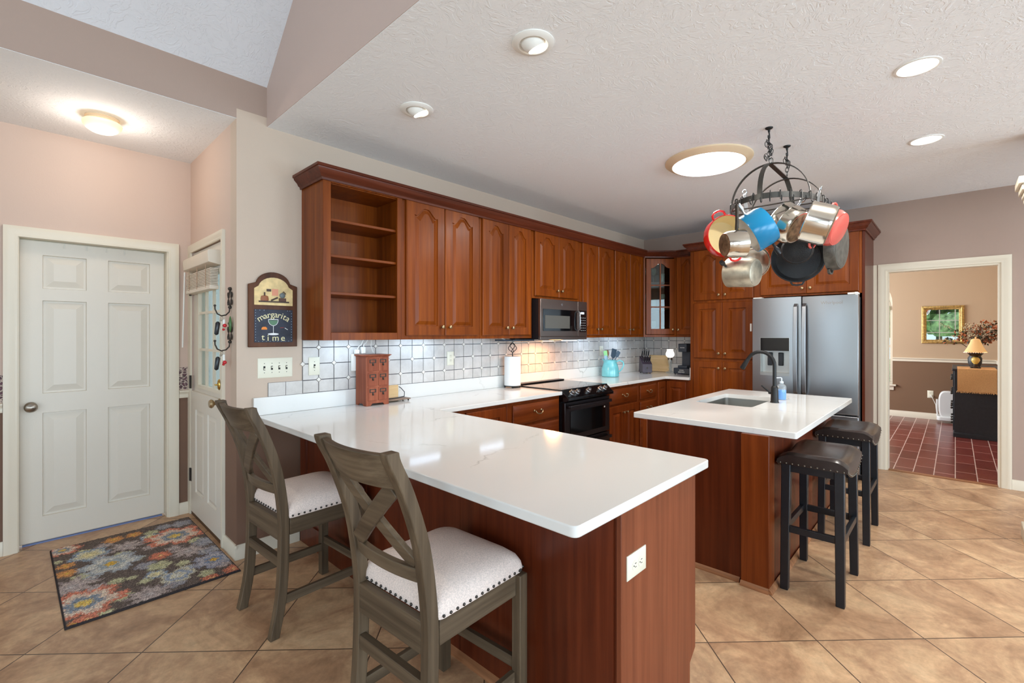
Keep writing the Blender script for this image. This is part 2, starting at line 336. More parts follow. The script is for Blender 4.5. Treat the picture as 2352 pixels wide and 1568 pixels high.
def border_mat():
    m, nt, p = new_mat('scroll_wallpaper_border'); g = N(nt, 'ShaderNodeNewGeometry')
    v = N(nt, 'ShaderNodeTexVoronoi', feature='DISTANCE_TO_EDGE'); v.inputs['Scale'].default_value = 42
    n = N(nt, 'ShaderNodeTexNoise'); n.inputs['Scale'].default_value = 16; n.inputs['Detail'].default_value = 3
    nt.links.new(g.outputs['Position'], n.inputs['Vector'])
    vm = N(nt, 'ShaderNodeVectorMath', operation='MULTIPLY_ADD'); vm.inputs[1].default_value = (.06, .06, .06)
    nt.links.new(n.outputs['Color'], vm.inputs[0]); nt.links.new(g.outputs['Position'], vm.inputs[2]); nt.links.new(vm.outputs[0], v.inputs['Vector'])
    r = N(nt, 'ShaderNodeValToRGB'); e = r.color_ramp.elements
    e[0].position = .02; e[0].color = hexc(206, 186, 172); e[1].position = .16; e[1].color = hexc(58, 44, 46)
    x = e.new(.3); x.color = hexc(112, 74, 84)
    nt.links.new(v.outputs['Distance'], r.inputs['Fac']); nt.links.new(r.outputs['Color'], p.inputs['Base Color']); p.inputs['Roughness'].default_value = .7
    return m
M['border'] = border_mat()

def attr_mat(name, rough=.95, bump=.0):
    m, nt, p = new_mat(name); a = N(nt, 'ShaderNodeAttribute'); a.attribute_name = 'Col'
    nt.links.new(a.outputs['Color'], p.inputs['Base Color']); p.inputs['Roughness'].default_value = rough; p.inputs['Specular IOR Level'].default_value = .1
    if bump:
        tc = N(nt, 'ShaderNodeTexCoord'); n = N(nt, 'ShaderNodeTexNoise'); n.inputs['Scale'].default_value = 260; n.inputs['Detail'].default_value = 2
        nt.links.new(tc.outputs['Object'], n.inputs['Vector']); b = N(nt, 'ShaderNodeBump'); b.inputs['Strength'].default_value = bump; b.inputs['Distance'].default_value = .006
        nt.links.new(n.outputs['Fac'], b.inputs['Height']); nt.links.new(b.outputs['Normal'], p.inputs['Normal'])
    return m
M['rug'] = attr_mat('tufted_floral_pile', bump=1.0)
# ------------------------------------------------------------------ mesh helpers
class MB:
    """Collects shapes; build() links them as ONE mesh object."""
    def __init__(s): s.v = []; s.f = []; s.m = []
    def add(s, verts, faces, mi=0, mat=None):
        o = len(s.v)
        s.v += [(mat @ Vector(p)) if mat is not None else Vector(p) for p in verts]
        s.f += [[i + o for i in f] for f in faces]; s.m += [mi] * len(faces)
        return s
    def box(s, x0, x1, y0, y1, z0, z1, mi=0, mat=None):
        v = [(x, y, z) for x in (x0, x1) for y in (y0, y1) for z in (z0, z1)]
        return s.add(v, [(0, 1, 3, 2), (4, 6, 7, 5), (0, 4, 5, 1), (2, 3, 7, 6), (0, 2, 6, 4), (1, 5, 7, 3)], mi, mat)
    def loft(s, loops, closed=True, cap0=False, cap1=False, mi=0, mat=None):
        n = len(loops[0]); v = [p for l in loops for p in l]; f = []
        for k in range(len(loops) - 1):
            for i in range(n if closed else n - 1):
                j = (i + 1) % n
                f.append((k * n + i, k * n + j, (k + 1) * n + j, (k + 1) * n + i))
        if cap0: f.append(tuple(range(n))[::-1])
        if cap1: f.append(tuple((len(loops) - 1) * n + i for i in range(n)))
        return s.add(v, f, mi, mat)
    def prism(s, pts, a0, a1, axis='Y', mi=0, mat=None):
        """extrude a 2-D outline (remaining two axes in x,y,z order) along axis"""
        def P(p, a): return {'X': (a, p[0], p[1]), 'Y': (p[0], a, p[1]), 'Z': (p[0], p[1], a)}[axis]
        return s.loft([[P(p, a0) for p in pts], [P(p, a1) for p in pts]], True, True, True, mi, mat)
    def lathe(s, prof, seg=32, mi=0, mat=None, cap0=False, cap1=False):
        loops = [[(r * math.cos(2 * PI * i / seg), r * math.sin(2 * PI * i / seg), z) for i in range(seg)] for r, z in prof]
        return s.loft(loops, True, cap0, cap1, mi, mat)
    def tube(s, path, r, seg=8, mi=0, closed=False, mat=None, flat=None, up=None):
        """round tube, or a flat strap when flat=(half width, half thickness)"""
        P = [Vector(p) for p in path]; n = len(P); loops = []
        up = Vector(up) if up is not None else None; prev = None
        for i in range(n):
            a = P[(i - 1) % n] if (closed or i > 0) else P[i]; b = P[(i + 1) % n] if (closed or i < n - 1) else P[i]
            t = (b - a); t = t.normalized() if t.length > 1e-9 else Vector((0, 0, 1))
            if up is not None: u = up - t * up.dot(t)
            elif prev is None:
                ref = Vector((0, 0, 1)) if abs(t.z) < .9 else Vector((1, 0, 0)); u = ref - t * ref.dot(t)
            else: u = prev - t * prev.dot(t)
            if u.length < 1e-6: u = Vector((1, 0, 0)) - t * t.x
            u.normalize(); prev = u; w_ = t.cross(u)
            rr = r[i] if isinstance(r, (list, tuple)) else r
            if flat: loops.append([P[i] + u * (flat[0] * sx) + w_ * (flat[1] * sy) for sx, sy in ((-1, -1), (1, -1), (1, 1), (-1, 1))])
            else: loops.append([P[i] + u * (rr * math.cos(2 * PI * k / seg)) + w_ * (rr * math.sin(2 * PI * k / seg)) for k in range(seg)])
        if closed: loops.append(loops[0])
        return s.loft(loops, True, not closed, not closed, mi, mat)
    def ball(s, c, r, seg=10, rings=6, mi=0, sc=(1, 1, 1), mat=None):
        c = Vector(c); prof = [(math.sin(PI * k / rings), -math.cos(PI * k / rings)) for k in range(1, rings)]
        T = Matrix.Translation(c) @ Matrix.Diagonal((r * sc[0], r * sc[1], r * sc[2], 1))
        return s.lathe(prof, seg, mi, (mat @ T) if mat is not None else T, True, True)
    def text(s, body, size, mat, mi=0, depth=.0005, align='CENTER'):
        cu = bpy.data.curves.new('lettering', 'FONT'); cu.body = body; cu.size = size; cu.extrude = depth; cu.align_x = align; cu.align_y = 'CENTER'; cu.resolution_u = 3
        o = bpy.data.objects.new('lettering', cu); C.objects.link(o)
        bpy.context.view_layer.update()
        me = bpy.data.meshes.new_from_object(o.evaluated_get(bpy.context.evaluated_depsgraph_get()))
        s.add([v.co.copy() for v in me.vertices], [tuple(p.vertices) for p in me.polygons], mi, mat)
        bpy.data.objects.remove(o); bpy.data.curves.remove(cu); bpy.data.meshes.remove(me)
        return s
    def build(s, name, mats, parent=None, bevel=0, sub=0, ang=38, seg=2, weld=False):
        me = bpy.data.meshes.new(name)
        me.from_pydata([tuple(v) for v in s.v], [], s.f)
        if not isinstance(mats, (list, tuple)): mats = [mats]
        for m in mats: me.materials.append(M[m] if isinstance(m, str) else m)
        for p, mi in zip(me.polygons, s.m): p.material_index = mi
        bm = bmesh.new(); bm.from_mesh(me)
        if weld: bmesh.ops.remove_doubles(bm, verts=bm.verts, dist=1e-5)
        bmesh.ops.recalc_face_normals(bm, faces=bm.faces)
        for f in bm.faces: f.smooth = True
        for e in bm.edges:
            e.smooth = not (len(e.link_faces) == 2 and e.calc_face_angle(0) > R(ang)) and len(e.link_faces) == 2
        bm.to_mesh(me); bm.free()
        o = bpy.data.objects.new(name, me); C.objects.link(o)
        if parent is not None: o.parent = parent
        if bevel:
            b = o.modifiers.new('bevel', 'BEVEL'); b.width = bevel; b.segments = seg; b.limit_method = 'ANGLE'; b.angle_limit = R(40)
        if sub:
            b = o.modifiers.new('subdivision', 'SUBSURF'); b.levels = sub; b.render_levels = sub
        return o

def tag(o, label, cat, group=None):
    o['label'] = label; o['category'] = cat
    if group: o['group'] = group
    return o
def thing(name, label, cat, loc=(0, 0, 0), rz=0, group=None):
    o = bpy.data.objects.new(name, None); C.objects.link(o); o.empty_display_size = .05
    o.location = loc; o.rotation_euler = (0, 0, rz)
    return tag(o, label, cat, group)
def struct(o):
    o['kind'] = 'structure'; return o
def copy_thing(o, loc, rz=None, label=None, parent=None):
    c = o.copy(); C.objects.link(c); c.parent = parent
    if parent is None:
        c.location = loc
        if rz is not None: c.rotation_euler = (0, 0, rz)
        if label: c['label'] = label
    for ch in [x for x in bpy.data.objects if x.parent == o]: copy_thing(ch, None, parent=c)
    return c
def setkids(o, key, val): o[key] = val

FWD = Vector((math.cos(YAW), math.sin(YAW), 0)); RGT = Vector((math.sin(YAW), -math.cos(YAW), 0)); UP = Vector((0, 0, 1))
def seen(u, v, d):     # the point of the room at depth d that the photograph shows at (u, v)
    return Vector((0, 0, EYE)) + FWD * d + RGT * ((u - 1176) / F_PX * d) + UP * ((766 - v) / F_PX * d)
def look(r, u, f): return (RGT * r + UP * u + FWD * f).normalized()
def axis_mat(origin, zdir, xhint=(0, 0, 1)):
    z = Vector(zdir).normalized(); x = Vector(xhint); x = x - z * x.dot(z)
    if x.length < 1e-5: x = Vector((1, 0, 0)) - z * z.x
    x.normalize(); y = z.cross(x)
    m = Matrix((x, y, z)).transposed().to_4x4(); m.translation = Vector(origin); return m

def arc(cx, cy, r, a0, a1, n): return [(cx + r * math.cos(a0 + (a1 - a0) * i / n), cy + r * math.sin(a0 + (a1 - a0) * i / n)) for i in range(n + 1)]

def panel_front(mb, w, h, t, panels, mi=0, deep=.011, groove=.011, slope=.026, lift=.0015, x0=0, z0=0):
    """slab 0..w x -t..0 x 0..h (front at y=-t) with raised panels; each panel (xl,xr,zb,zt,arch)"""
    yf = -t
    xs = sorted({0, w} | {a for p in panels for a in p[:2]}); zs = sorted({0, h} | {a for p in panels for a in p[2:4]})
    T = Matrix.Translation((x0, 0, z0))
    for i in range(len(xs) - 1):
        for j in range(len(zs) - 1):
            cx, cz = (xs[i] + xs[i + 1]) / 2, (zs[j] + zs[j + 1]) / 2
            if any(p[0] < cx < p[1] and p[2] < cz < p[3] for p in panels): continue
            mb.add([(xs[i], yf, zs[j]), (xs[i + 1], yf, zs[j]), (xs[i + 1], yf, zs[j + 1]), (xs[i], yf, zs[j + 1])], [(0, 1, 2, 3)], mi, T)
    b = .006
    # sides and back with a softened front edge
    mb.loft([[(0, yf, 0), (w, yf, 0), (w, yf, h), (0, yf, h)], [(-b, yf + b, -b), (w + b, yf + b, -b), (w + b, yf + b, h + b), (-b, yf + b, h + b)],
             [(-b, 0, -b), (w + b, 0, -b), (w + b, 0, h + b), (-b, 0, h + b)]], True, False, True, mi, T)
    for xl, xr, zb, zt, amp in panels:
        n = 28 if amp else 1
        def loop(d, y):
            pts = [(xl + d, y, zb + d), (xr - d, y, zb + d)]
            for k in range(n + 1):
                u = 1 - k / n; t_ = 1 - abs(2 * u - 1)
                q = min(1, max(0, (t_ - .16) / .72)); s_ = q * q * (3 - 2 * q)
                dip = -.10 * math.sin(PI * min(1, t_ / .3)) if t_ < .3 else 0
                pts.append((xl + d + (xr - xl - 2 * d) * u, y, zt - d - amp + amp * (s_ + dip)))
            return pts
        if amp:   # fill between the arch and the flat top of the cell
            top = [(xl + (xr - xl) * (1 - k / n), yf, zt) for k in range(n + 1)]
            lo = loop(0, yf)[2:]
            mb.loft([top, lo], False, mi=mi, mat=T)
        mb.loft([loop(0, yf), loop(.003, yf + deep), loop(groove, yf + deep), loop(groove + slope, yf + lift)], True, False, True, mi, T)

def door_leaf(name, w, h, parent, loc, mat='cherry', t=.02, arch=0, stile=.064, rail=.066, rot=0):
    mb = MB(); panel_front(mb, w, h, t, [(stile, w - stile, rail, h - rail + (0 if not arch else .012), arch)])
    o = mb.build(name, mat, parent, ang=13); o.location = loc; o.rotation_euler = (0, 0, rot); return o
def knob(parent, x, z, y=-.02, r=.0145, mat='brass', name='knob'):
    mb = MB(); mb.lathe([(.006, 0), (.005, .012), (.010, .016), (r, .022), (r * .95, .028), (r * .6, .031)], 14, 0, axis_mat((x, y, z), (0, -1, 0)), True, True)
    return mb.build(name, mat, parent)
def bail_pull(parent, x, z, y=-.02, w=.09):
    mb = MB()
    for s_ in (-1, 1): mb.lathe([(.009, 0), (.009, .004), (.005, .008), (.005, .02)], 10, 0, axis_mat((x + s_ * w / 2, y, z), (0, -1, 0)), True, True)
    mb.tube([(x + w / 2 * math.cos(a), y - .018 - .010 * math.sin(a), z - .026 * math.sin(a)) for a in [PI * k / 10 for k in range(11)]], .0048, 8)
    return mb.build('pull', 'brass', parent)
def drawer_front(parent, x, z, w, h, mat='cherry_bh', pull=True, name='drawer'):
    mb = MB(); b = .014
    mb.loft([[(x, 0, z), (x + w, 0, z), (x + w, 0, z + h), (x, 0, z + h)], [(x, -.012, z), (x + w, -.012, z), (x + w, -.012, z + h), (x, -.012, z + h)],
             [(x + b, -.02, z + b), (x + w - b, -.02, z + b), (x + w - b, -.02, z + h - b), (x + b, -.02, z + h - b)]], True, True, True)
    o = mb.build(name, mat, parent)
    if pull: bail_pull(o, x + w / 2, z + h / 2 + .012, -.02)
    return o
# ------------------------------------------------------------------ the setting
YA, XF, ZC, CT = 3.242, 6.17, 2.745, .8815     # cabinet wall, refrigerator wall, ceiling, counter top
XB = 1.106                                     # bulkhead between the kitchen ceiling and the vault
XAL, YD = .93, 4.375                           # alcove: right wall and door wall
def wall(name, boxes, mats):
    mb = MB()
    for b in boxes: mb.box(*b[:6], mi=(b[6] if len(b) > 6 else 0))
    return struct(mb.build(name, mats))
mb = MB(); mb.box(-4.4, 6.2, -4.7, 4.7, -.1, 0); struct(mb.build('floor', 'floor_tile'))
mb = MB(); mb.box(6.2, 10.5, -.7, 3.2, -.1, 0); struct(mb.build('floor_dining', 'floor_dining'))
mb = MB(); mb.box(XB + .003, 6.32, -4.7, 3.42, ZC, ZC + .1); struct(mb.build('ceiling', 'ceiling'))
mb = MB(); mb.box(-1.2, XAL + .15, YA + .003, 4.6, ZC, ZC + .1); struct(mb.build('ceiling_alcove', 'ceiling'))
mb = MB(); mb.box(6.29, 10.45, -.62, 3.1, ZC, ZC + .1); struct(mb.build('ceiling_dining', 'ceiling'))
# vault rising from the header towards the camera, level past its top
yk = 1.4; zk = 3.0 + .86 * (YA - yk)
mb = MB(); mb.prism([(YA + .1, 3.0 - .086), (yk, zk), (-4.7, zk), (-4.7, zk + .1), (yk, zk + .1), (YA + .1, 3.02)], -4.4, XB + .06, 'X'); struct(mb.build('ceiling_vault', 'vault'))
wall('wall_bulkhead', [(XB, XB + .1, -4.7, YA, ZC + .002, zk + .1)], ['wall_lightened'])
wall('wall_back', [(XAL, 6.32, YA, YA + .12, .9, ZC + .0601), (XAL, 6.32, YA, YA + .12, 0, .9, 1), (-4.4, XAL, YA, YA + .12, ZC + .002, 3.02, 2), (XAL, XB + .05, YA, YA + .12, ZC + .06, 3.02, 2)], ['wall_tan', 'wall_brown', 'wall_taupe'])  # header boxes take the darker taupe: their shade is put into the paint
wall('wall_alcove_right', [(XAL, XAL + .12, YA + .12, 3.525, .93, ZC), (XAL, XAL + .12, YA + .12, 3.525, 0, .93, 1), (XAL, XAL + .05, 4.335, 4.6, .0, ZC), (XAL, XAL + .12, 3.525, 4.335, 2.045, ZC)], ['wall_pink', 'wall_brown'])
wall('wall_alcove_back', [(-1.2, -.005, YD, YD + .12, .93, ZC), (-1.2, -.005, YD, YD + .12, 0, .93, 1), (.785, XAL, YD, YD + .12, .93, ZC), (.785, XAL, YD, YD + .12, 0, .93, 1), (-.005, .785, YD, YD + .12, 2.04, ZC)], ['wall_pink', 'wall_brown'])
wall('wall_alcove_left', [(-1.32, -1.2, YA, 4.6, 0, ZC)], ['wall_pink'])
wall('wall_behind_left', [(-4.4, -1.2, YA + .01, YA + .11, 0, ZC + .05)], ['wall_tan'])
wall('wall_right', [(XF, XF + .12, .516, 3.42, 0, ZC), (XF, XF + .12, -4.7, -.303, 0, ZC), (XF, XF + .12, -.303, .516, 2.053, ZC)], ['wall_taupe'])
# rear walls with the windows that give the daylight
def wall_with_windows(name, axis, c0, c1, lo, hi, ztop, wins, mat):
    bx = []; z0, z1 = .5, 2.4
    edges = [lo] + [e for wn in wins for e in wn] + [hi]
    def B(a, b, za, zb): bx.append((c0, c1, a, b, za, zb) if axis == 'Y' else (a, b, c0, c1, za, zb))
    for i in range(0, len(edges), 2): B(edges[i], edges[i + 1], 0, ztop)
    for a, b in wins: B(a, b, 0, z0); B(a, b, z1, ztop)
    wall(name, bx, [mat])
wall_with_windows('wall_west', 'Y', -4.4, -4.28, -4.7, 3.42, zk + .1, [(-3.6, -1.6), (-.9, .9), (1.3, 2.9)], 'wall_taupe')
wall_with_windows('wall_south', 'X', -4.7, -4.58, -4.4, 6.32, zk + .1, [(-3.2, -.8), (0, 2.4), (3.4, 5.6)], 'wall_taupe')
def window_unit(n, axis, c, a, b, nx, nz, z0=.5, z1=2.4):
    t = bpy.data.objects.new('window_%d' % n, None); C.objects.link(t); struct(t)
    mb = MB(); pn = MB(); k = .05
    def B(m, p0, p1, za, zb, dd=.03): m.box(*((c - dd, c + dd, p0, p1) if axis == 'Y' else (p0, p1, c - dd, c + dd)), za, zb)
    B(mb, a, a + k, z0, z1); B(mb, b - k, b, z0, z1); B(mb, a + k, b - k, z0, z0 + k); B(mb, a + k, b - k, z1 - k, z1)
    for i in range(1, nx): x = a + (b - a) * i / nx; B(mb, x - .014, x + .014, z0 + k, z1 - k, .014)
    for j in range(1, nz): z = z0 + (z1 - z0) * j / nz; B(mb, a + k, b - k, z - .014, z + .014, .0142)
    mb.build('window_frame', 'white_trim', t); B(pn, a + k, b - k, z0 + k, z1 - k, .003); pn.build('window_pane', 'pane', t)
    return t
n = 1
for a, b in ((-3.6, -1.6), (-.9, .9), (1.3, 2.9)): window_unit(n, 'Y', -4.34, a, b, 4, 4); n += 1
for a, b in ((-3.2, -.8), (0, 2.4), (3.4, 5.6)): window_unit(n, 'X', -4.64, a, b, 4, 4); n += 1
# dining room
XD = 10.304
wy0, wy1, wz0, wzs = .78, 1.78, .54, 1.93        # arched window in the far wall
def arch_wall():
    mb = MB(); L, Rr, zt, zl = -.47, 3.1, ZC, .95
    cy, r = (wy0 + wy1) / 2, (wy1 - wy0) / 2
    mb.box(XD, XD + .12, L, wy0, zl, zt); mb.box(XD, XD + .12, L, wy0, 0, zl, 1); mb.box(XD, XD + .12, wy1, Rr, zl, zt); mb.box(XD, XD + .12, wy1, Rr, 0, zl, 1)
    mb.box(XD, XD + .12, wy0, wy1, 0, wz0, 1)
    ar = arc(cy, wzs, r, 0, PI, 20)
    for i in range(20):
        (ya, za), (yb, zb) = ar[i], ar[i + 1]
        mb.prism([(ya, za), (yb, zb), (yb, zt), (ya, zt)], XD, XD + .12, 'X')
    return struct(mb.build('wall_dining_far', ['wall_dining', 'wall_dbrown']))
arch_wall()
wall('wall_dining_right', [(6.29, 10.42, -.59, -.47, .95, ZC), (6.29, 10.42, -.59, -.47, 0, .95, 1)], ['wall_dining', 'wall_dbrown'])
wall('wall_dining_left', [(6.29, 7.4, 3.0, 3.12, 0, ZC), (9.8, 10.42, 3.0, 3.12, 0, ZC), (7.4, 9.8, 3.0, 3.12, 0, .5), (7.4, 9.8, 3.0, 3.12, 2.4, ZC)], ['wall_dining'])
window_unit(8, 'X', 3.06, 7.4, 9.8, 4, 4)  # unseen window, added so that daylight enters the dining room
# dining window: frame, panes, slatted blind and sill
t = bpy.data.objects.new('window_7', None); C.objects.link(t); struct(t)
cy, r = (wy0 + wy1) / 2, (wy1 - wy0) / 2
mb = MB()
mb.box(XD + .03, XD + .09, wy0, wy0 + .035, wz0, wzs); mb.box(XD + .03, XD + .09, wy1 - .035, wy1, wz0, wzs)
mb.box(XD + .03, XD + .09, wy0 + .035, wy1 - .035, wz0, wz0 + .04); mb.box(XD + .025, XD + .095, wy0 + .035, wy1 - .035, wzs - .05, wzs + .02)
mb.box(XD + .04, XD + .08, wy0 + .035, wy1 - .035, 1.17, 1.21)
oo, ii = arc(cy, wzs, r, 0, PI, 20), arc(cy, wzs, r - .035, 0, PI, 20)
mb.loft([[(XD + .03, y, z) for y, z in oo], [(XD + .09, y, z) for y, z in oo], [(XD + .09, y, z) for y, z in ii], [(XD + .03, y, z) for y, z in ii], [(XD + .03, y, z) for y, z in oo]], False)
mb.build('window_frame', 'white_trim', t)
mb = MB(); mb.prism([(wy0 + .035, wz0 + .04), (wy1 - .035, wz0 + .04), (wy1 - .035, wzs)] + ii[1:-1] + [(wy0 + .035, wzs)], XD + .058, XD + .062, 'X'); mb.build('window_pane', 'pane', t)
mb = MB(); mb.box(XD - .05, XD + .03, wy0 - .05, wy1 + .05, wz0 - .03, wz0); mb.box(XD - .018, XD, wy0 - .02, wy1 + .02, wz0 - .1, wz0 - .03); mb.build('window_sill', 'white_trim', t, bevel=.005)
bl = thing('window_blind', 'white slatted blind in the arched dining room window', 'blind', (XD + .01, cy, 0))
mb = MB(); mb.box(-.015, .015, -r + .04, r - .04, wzs - .12, wzs - .055); mb.build('headrail', 'plastic_white', bl)
mb = MB()
for k in range(26): mb.box(-.012, .012, -r + .045, r - .045, wz0 + .05 + k * .048, wz0 + .053 + k * .048, mat=None)
mb.build('slats', 'plastic_white', bl)

# casings, baseboards and rails
def casing(name, axis, face, sgn, a, b, ztop, wd=.066, th=.02, parent=None, z0=0):
    """door casing on a wall face; axis = direction along the wall, sgn = side the room is on"""
    mb = MB(); prof = [(0, 0), (0, th * .55), (wd * .15, th * .75), (wd * .3, th * .65), (wd * .55, th * .95), (wd * .8, th), (wd, th * .9), (wd, 0)]
    def P(s_, d, z): return (face + sgn * d, s_, z) if axis == 'Y' else (s_, face + sgn * d, z)
    mb.loft([[P(a - p, d, z0) for p, d in prof], [P(a - p, d, ztop + p) for p, d in prof], [P(b + p, d, ztop + p) for p, d in prof], [P(b + p, d, z0) for p, d in prof]], True, True, True)
    o = mb.build(name, 'white_trim', parent)
    return o if parent is not None else struct(o)
def baseboard(name, axis, face, sgn, a, b, h=.09, th=.014, mat='white_trim', z0=0):
    prof = [(0, z0), (th, z0), (th, z0 + h * .72), (th * .6, z0 + h * .85), (th * .5, z0 + h), (0, z0 + h)]
    mb = MB()
    mb.loft([[((face + sgn * d, e, z) if axis == 'Y' else (e, face + sgn * d, z)) for d, z in prof] for e in (a, b)], True, True, True)
    return struct(mb.build(name, mat))
casing('trim_1', 'X', YD, -1, -.005, .785, 2.03)
casing('trim_2', 'Y', XAL, -1, 3.53, 4.33, 2.035, .055)
casing('trim_3', 'Y', XF, -1, -.303, .516, 2.053, .068)
mb = MB(); mb.box(XF - .003, XF + .123, .50, .516, 0, 2.053); mb.box(XF - .003, XF + .123, -.303, -.287, 0, 2.053); mb.box(XF - .003, XF + .123, -.287, .50, 2.037, 2.053)
struct(mb.build('door_3', 'white_trim'))
mb = MB(); mb.box(XF - .012, XF, .592, .652, 0, 2.12); struct(mb.build('trim_4', 'white_trim', bevel=.003))
baseboard('baseboard_alcove', 'X', YD, -1, .852, XAL - .012); baseboard('baseboard_alcove_left', 'X', YD, -1, -1.2, -.072)
baseboard('baseboard_corner', 'Y', XAL, -1, YA - .0138, 3.474)
baseboard('baseboard_back', 'X', YA, -1, XAL - .0136, 1.31); baseboard('baseboard_right', 'Y', XF, -1, -2.2, -.372)
baseboard('baseboard_dining', 'Y', XD, -1, -.47, 3.0, .1); baseboard('baseboard_dining_right', 'X', -.47, 1, 6.3, XD - .014, .1)
def rail(name, axis, face, sgn, a, b, z):
    prof = [(0, z), (.012, z), (.016, z + .015), (.010, z + .03), (.026, z + .048), (.026, z + .058), (0, z + .062)]
    mb = MB(); mb.loft([[((face + sgn * d, e, q) if axis == 'Y' else (e, face + sgn * d, q)) for d, q in prof] for e in (a, b)], True, True, True)
    return struct(mb.build(name, 'white_trim'))
rail('trim_5', 'X', YD, -1, .853, XAL, .905); rail('trim_6', 'X', YD, -1, -1.2, -.073, .905)
rail('trim_7', 'Y', XD, -1, -.47, wy0 - .002, .94); rail('trim_8', 'X', -.47, 1, 6.3, XD - .026, .94)
mb = MB(); mb.box(.852, XAL - .0005, YD - .002, YD - .0003, .972, 1.142); mb.box(-1.2, -.072, YD - .002, YD - .0003, .972, 1.142); struct(mb.build('trim_9', 'border'))
mb = MB(); mb.box(XF - .01, XF + .06, -.287, .5, 0.0, .006); struct(mb.build('trim_10', 'shoe'))

# door_1: six-panel door in the alcove
t = bpy.data.objects.new('door_1', None); C.objects.link(t); struct(t); t.location = (.003, 4.47, .018)
mb = MB(); W, H = .768, 2.004
cols = [(.105, .325), (.440, .682)]
rows = [(.16, .855), (.985, 1.61), (1.69, 1.915)]
panel_front(mb, W, H, .02, [(a, b, c_, d, 0) for a, b in cols for c_, d in rows], deep=.016, groove=.014, slope=.040, lift=.003)
mb.build('door_slab', 'door_white', t, ang=13)
mb = MB(); mb.lathe([(.032, 0), (.032, .004), (.014, .01), (.012, .03), (.028, .04), (.033, .052), (.026, .066), (.008, .074)], 24, 0, axis_mat((.05, -.0205, .902), (0, -1, 0)), True, True); mb.build('door_knob', 'nickel', t)
mb = MB()
for x in (.21, .325, .43, .53): mb.tube([(x, -.024, H), (x, -.0235, H - .03), (x, -.03, H - .034), (x, -.03, H - .022)], .0018, 5)
mb.build('over_door_hooks', 'plastic_white', t)
mb = MB(); mb.box(.01, W - .01, -.022, -.002, -.0175, -.0095); mb.build('door_seal', 'rubber', t)
mb = MB()
for x0, x1 in ((-.005, .0), (.777, .785)): mb.box(x0, x1, YD, YD + .12, 0, 2.03)
mb.box(-.005, .785, YD, YD + .12, 2.03, 2.04); struct(mb.build('trim_11', 'white_trim'))

# door_2: nine-light door in the alcove's right wall, opening outwards
t = bpy.data.objects.new('door_2', None); C.objects.link(t); struct(t)
t.location = (XAL + .012, 4.328, .03); t.rotation_euler = (0, 0, -PI / 2)     # local x runs towards the camera, front (-y) faces the alcove
W, H = .795, 2.0
gx0, gx1, gz0, gz1 = .175, .735, .985, 1.80
mb = MB()
mb.box(0, gx0, 0, .04, .93, H); mb.box(gx1, W, 0, .04, .93, H); mb.box(gx0, gx1, 0, .04, .93, gz0); mb.box(gx0, gx1, 0, .04, gz1, H)
mb2 = MB(); panel_front(mb, W - .008, .926, .02, [(.13, .36, .17, .80, 0), (.46, .68, .17, .80, 0)], deep=.010, x0=.004, z0=.0)
mb.box(0, W, .0005, .04, 0, .93)
mb.build('door_slab', 'door_white', t, ang=13)
mb = MB(); f = .018
for q in ((gx0 - f, gx0 + .006, gz0 - f, gz1 + f), (gx1 - .006, gx1 + f, gz0 - f, gz1 + f), (gx0 + .006, gx1 - .006, gz0 - f, gz0 + .006), (gx0 + .006, gx1 - .006, gz1 - .006, gz1 + f)): mb.box(q[0], q[1], -.012, .01, q[2], q[3])
for i in (1, 2): x = gx0 + (gx1 - gx0) * i / 3; mb.box(x - .009, x + .009, -.006, .01, gz0, gz1)
for j in (1, 2): z = gz0 + (gz1 - gz0) * j / 3; mb.box(gx0, gx1, -.0062, .0102, z - .009, z + .009)
mb.build('muntin_grid', 'white_trim', t)
mb = MB(); mb.box(gx0, gx1, .016, .02, gz0, gz1); mb.build('door_glass', 'pane', t)
mb = MB(); T = axis_mat((.765, -.0205, 1.035), (0, -1, 0)); mb.lathe([(.027, 0), (.027, .006), (.020, .012), (.012, .014)], 20, 0, T @ Matrix.Diagonal((1.35, .75, 1, 1)), True, True); mb.box(.757, .773, -.05, -.032, 1.03, 1.04); mb.build('deadbolt', 'brass_bright', t, bevel=.002)
mb = MB(); mb.lathe([(.03, 0), (.03, .005), (.012, .012), (.011, .03), (.026, .04), (.03, .05), (.022, .062)], 20, 0, axis_mat((.765, -.0205, .912), (0, -1, 0)), True, True); mb.build('door_knob', 'brass', t)
for z in (.28, 1.0, 1.72):
    mb = MB(); mb.box(-.004, .022, -.0245, -.0205, z - .05, z + .05); mb.tube([(-.002, -.026, z - .05), (-.002, -.026, z + .05)], .006, 8); mb.build('hinge', 'pewter', t)
mb = MB(); mb.box(XAL - .004, XAL + .12, 3.53, 4.33, 0, .026); struct(mb.build('trim_12', 'threshold'))

# pilaster at the right edge, carrying a beam
t = bpy.data.objects.new('trim_13', None); C.objects.link(t); struct(t); t.location = (4.70, -.50, 0)
mb = MB(); mb.box(-.09, .09, -.2, .145, .12, 2.34)
mb.build('shaft', 'white_trim', t, bevel=.004)
mb = MB(); mb.box(-.11, .11, -.22, .168, 0, .10); mb.box(-.10, .10, -.21, .155, .10, .17); mb.build('plinth', 'white_trim', t, bevel=.006)
mb = MB()
for k, (e, z0, z1) in enumerate(((.012, 2.30, 2.33), (.02, 2.33, 2.36), (.034, 2.36, 2.40), (.05, 2.40, 2.45))): mb.box(-.09 - e, .09 + e, -.2 - e, .145 + e, z0, z1)
mb.build('capital', 'white_trim', t, bevel=.006)
wall('beam', [(4.62, 4.78, -4.7, -.36, 2.45, ZC)], ['wall_taupe'])

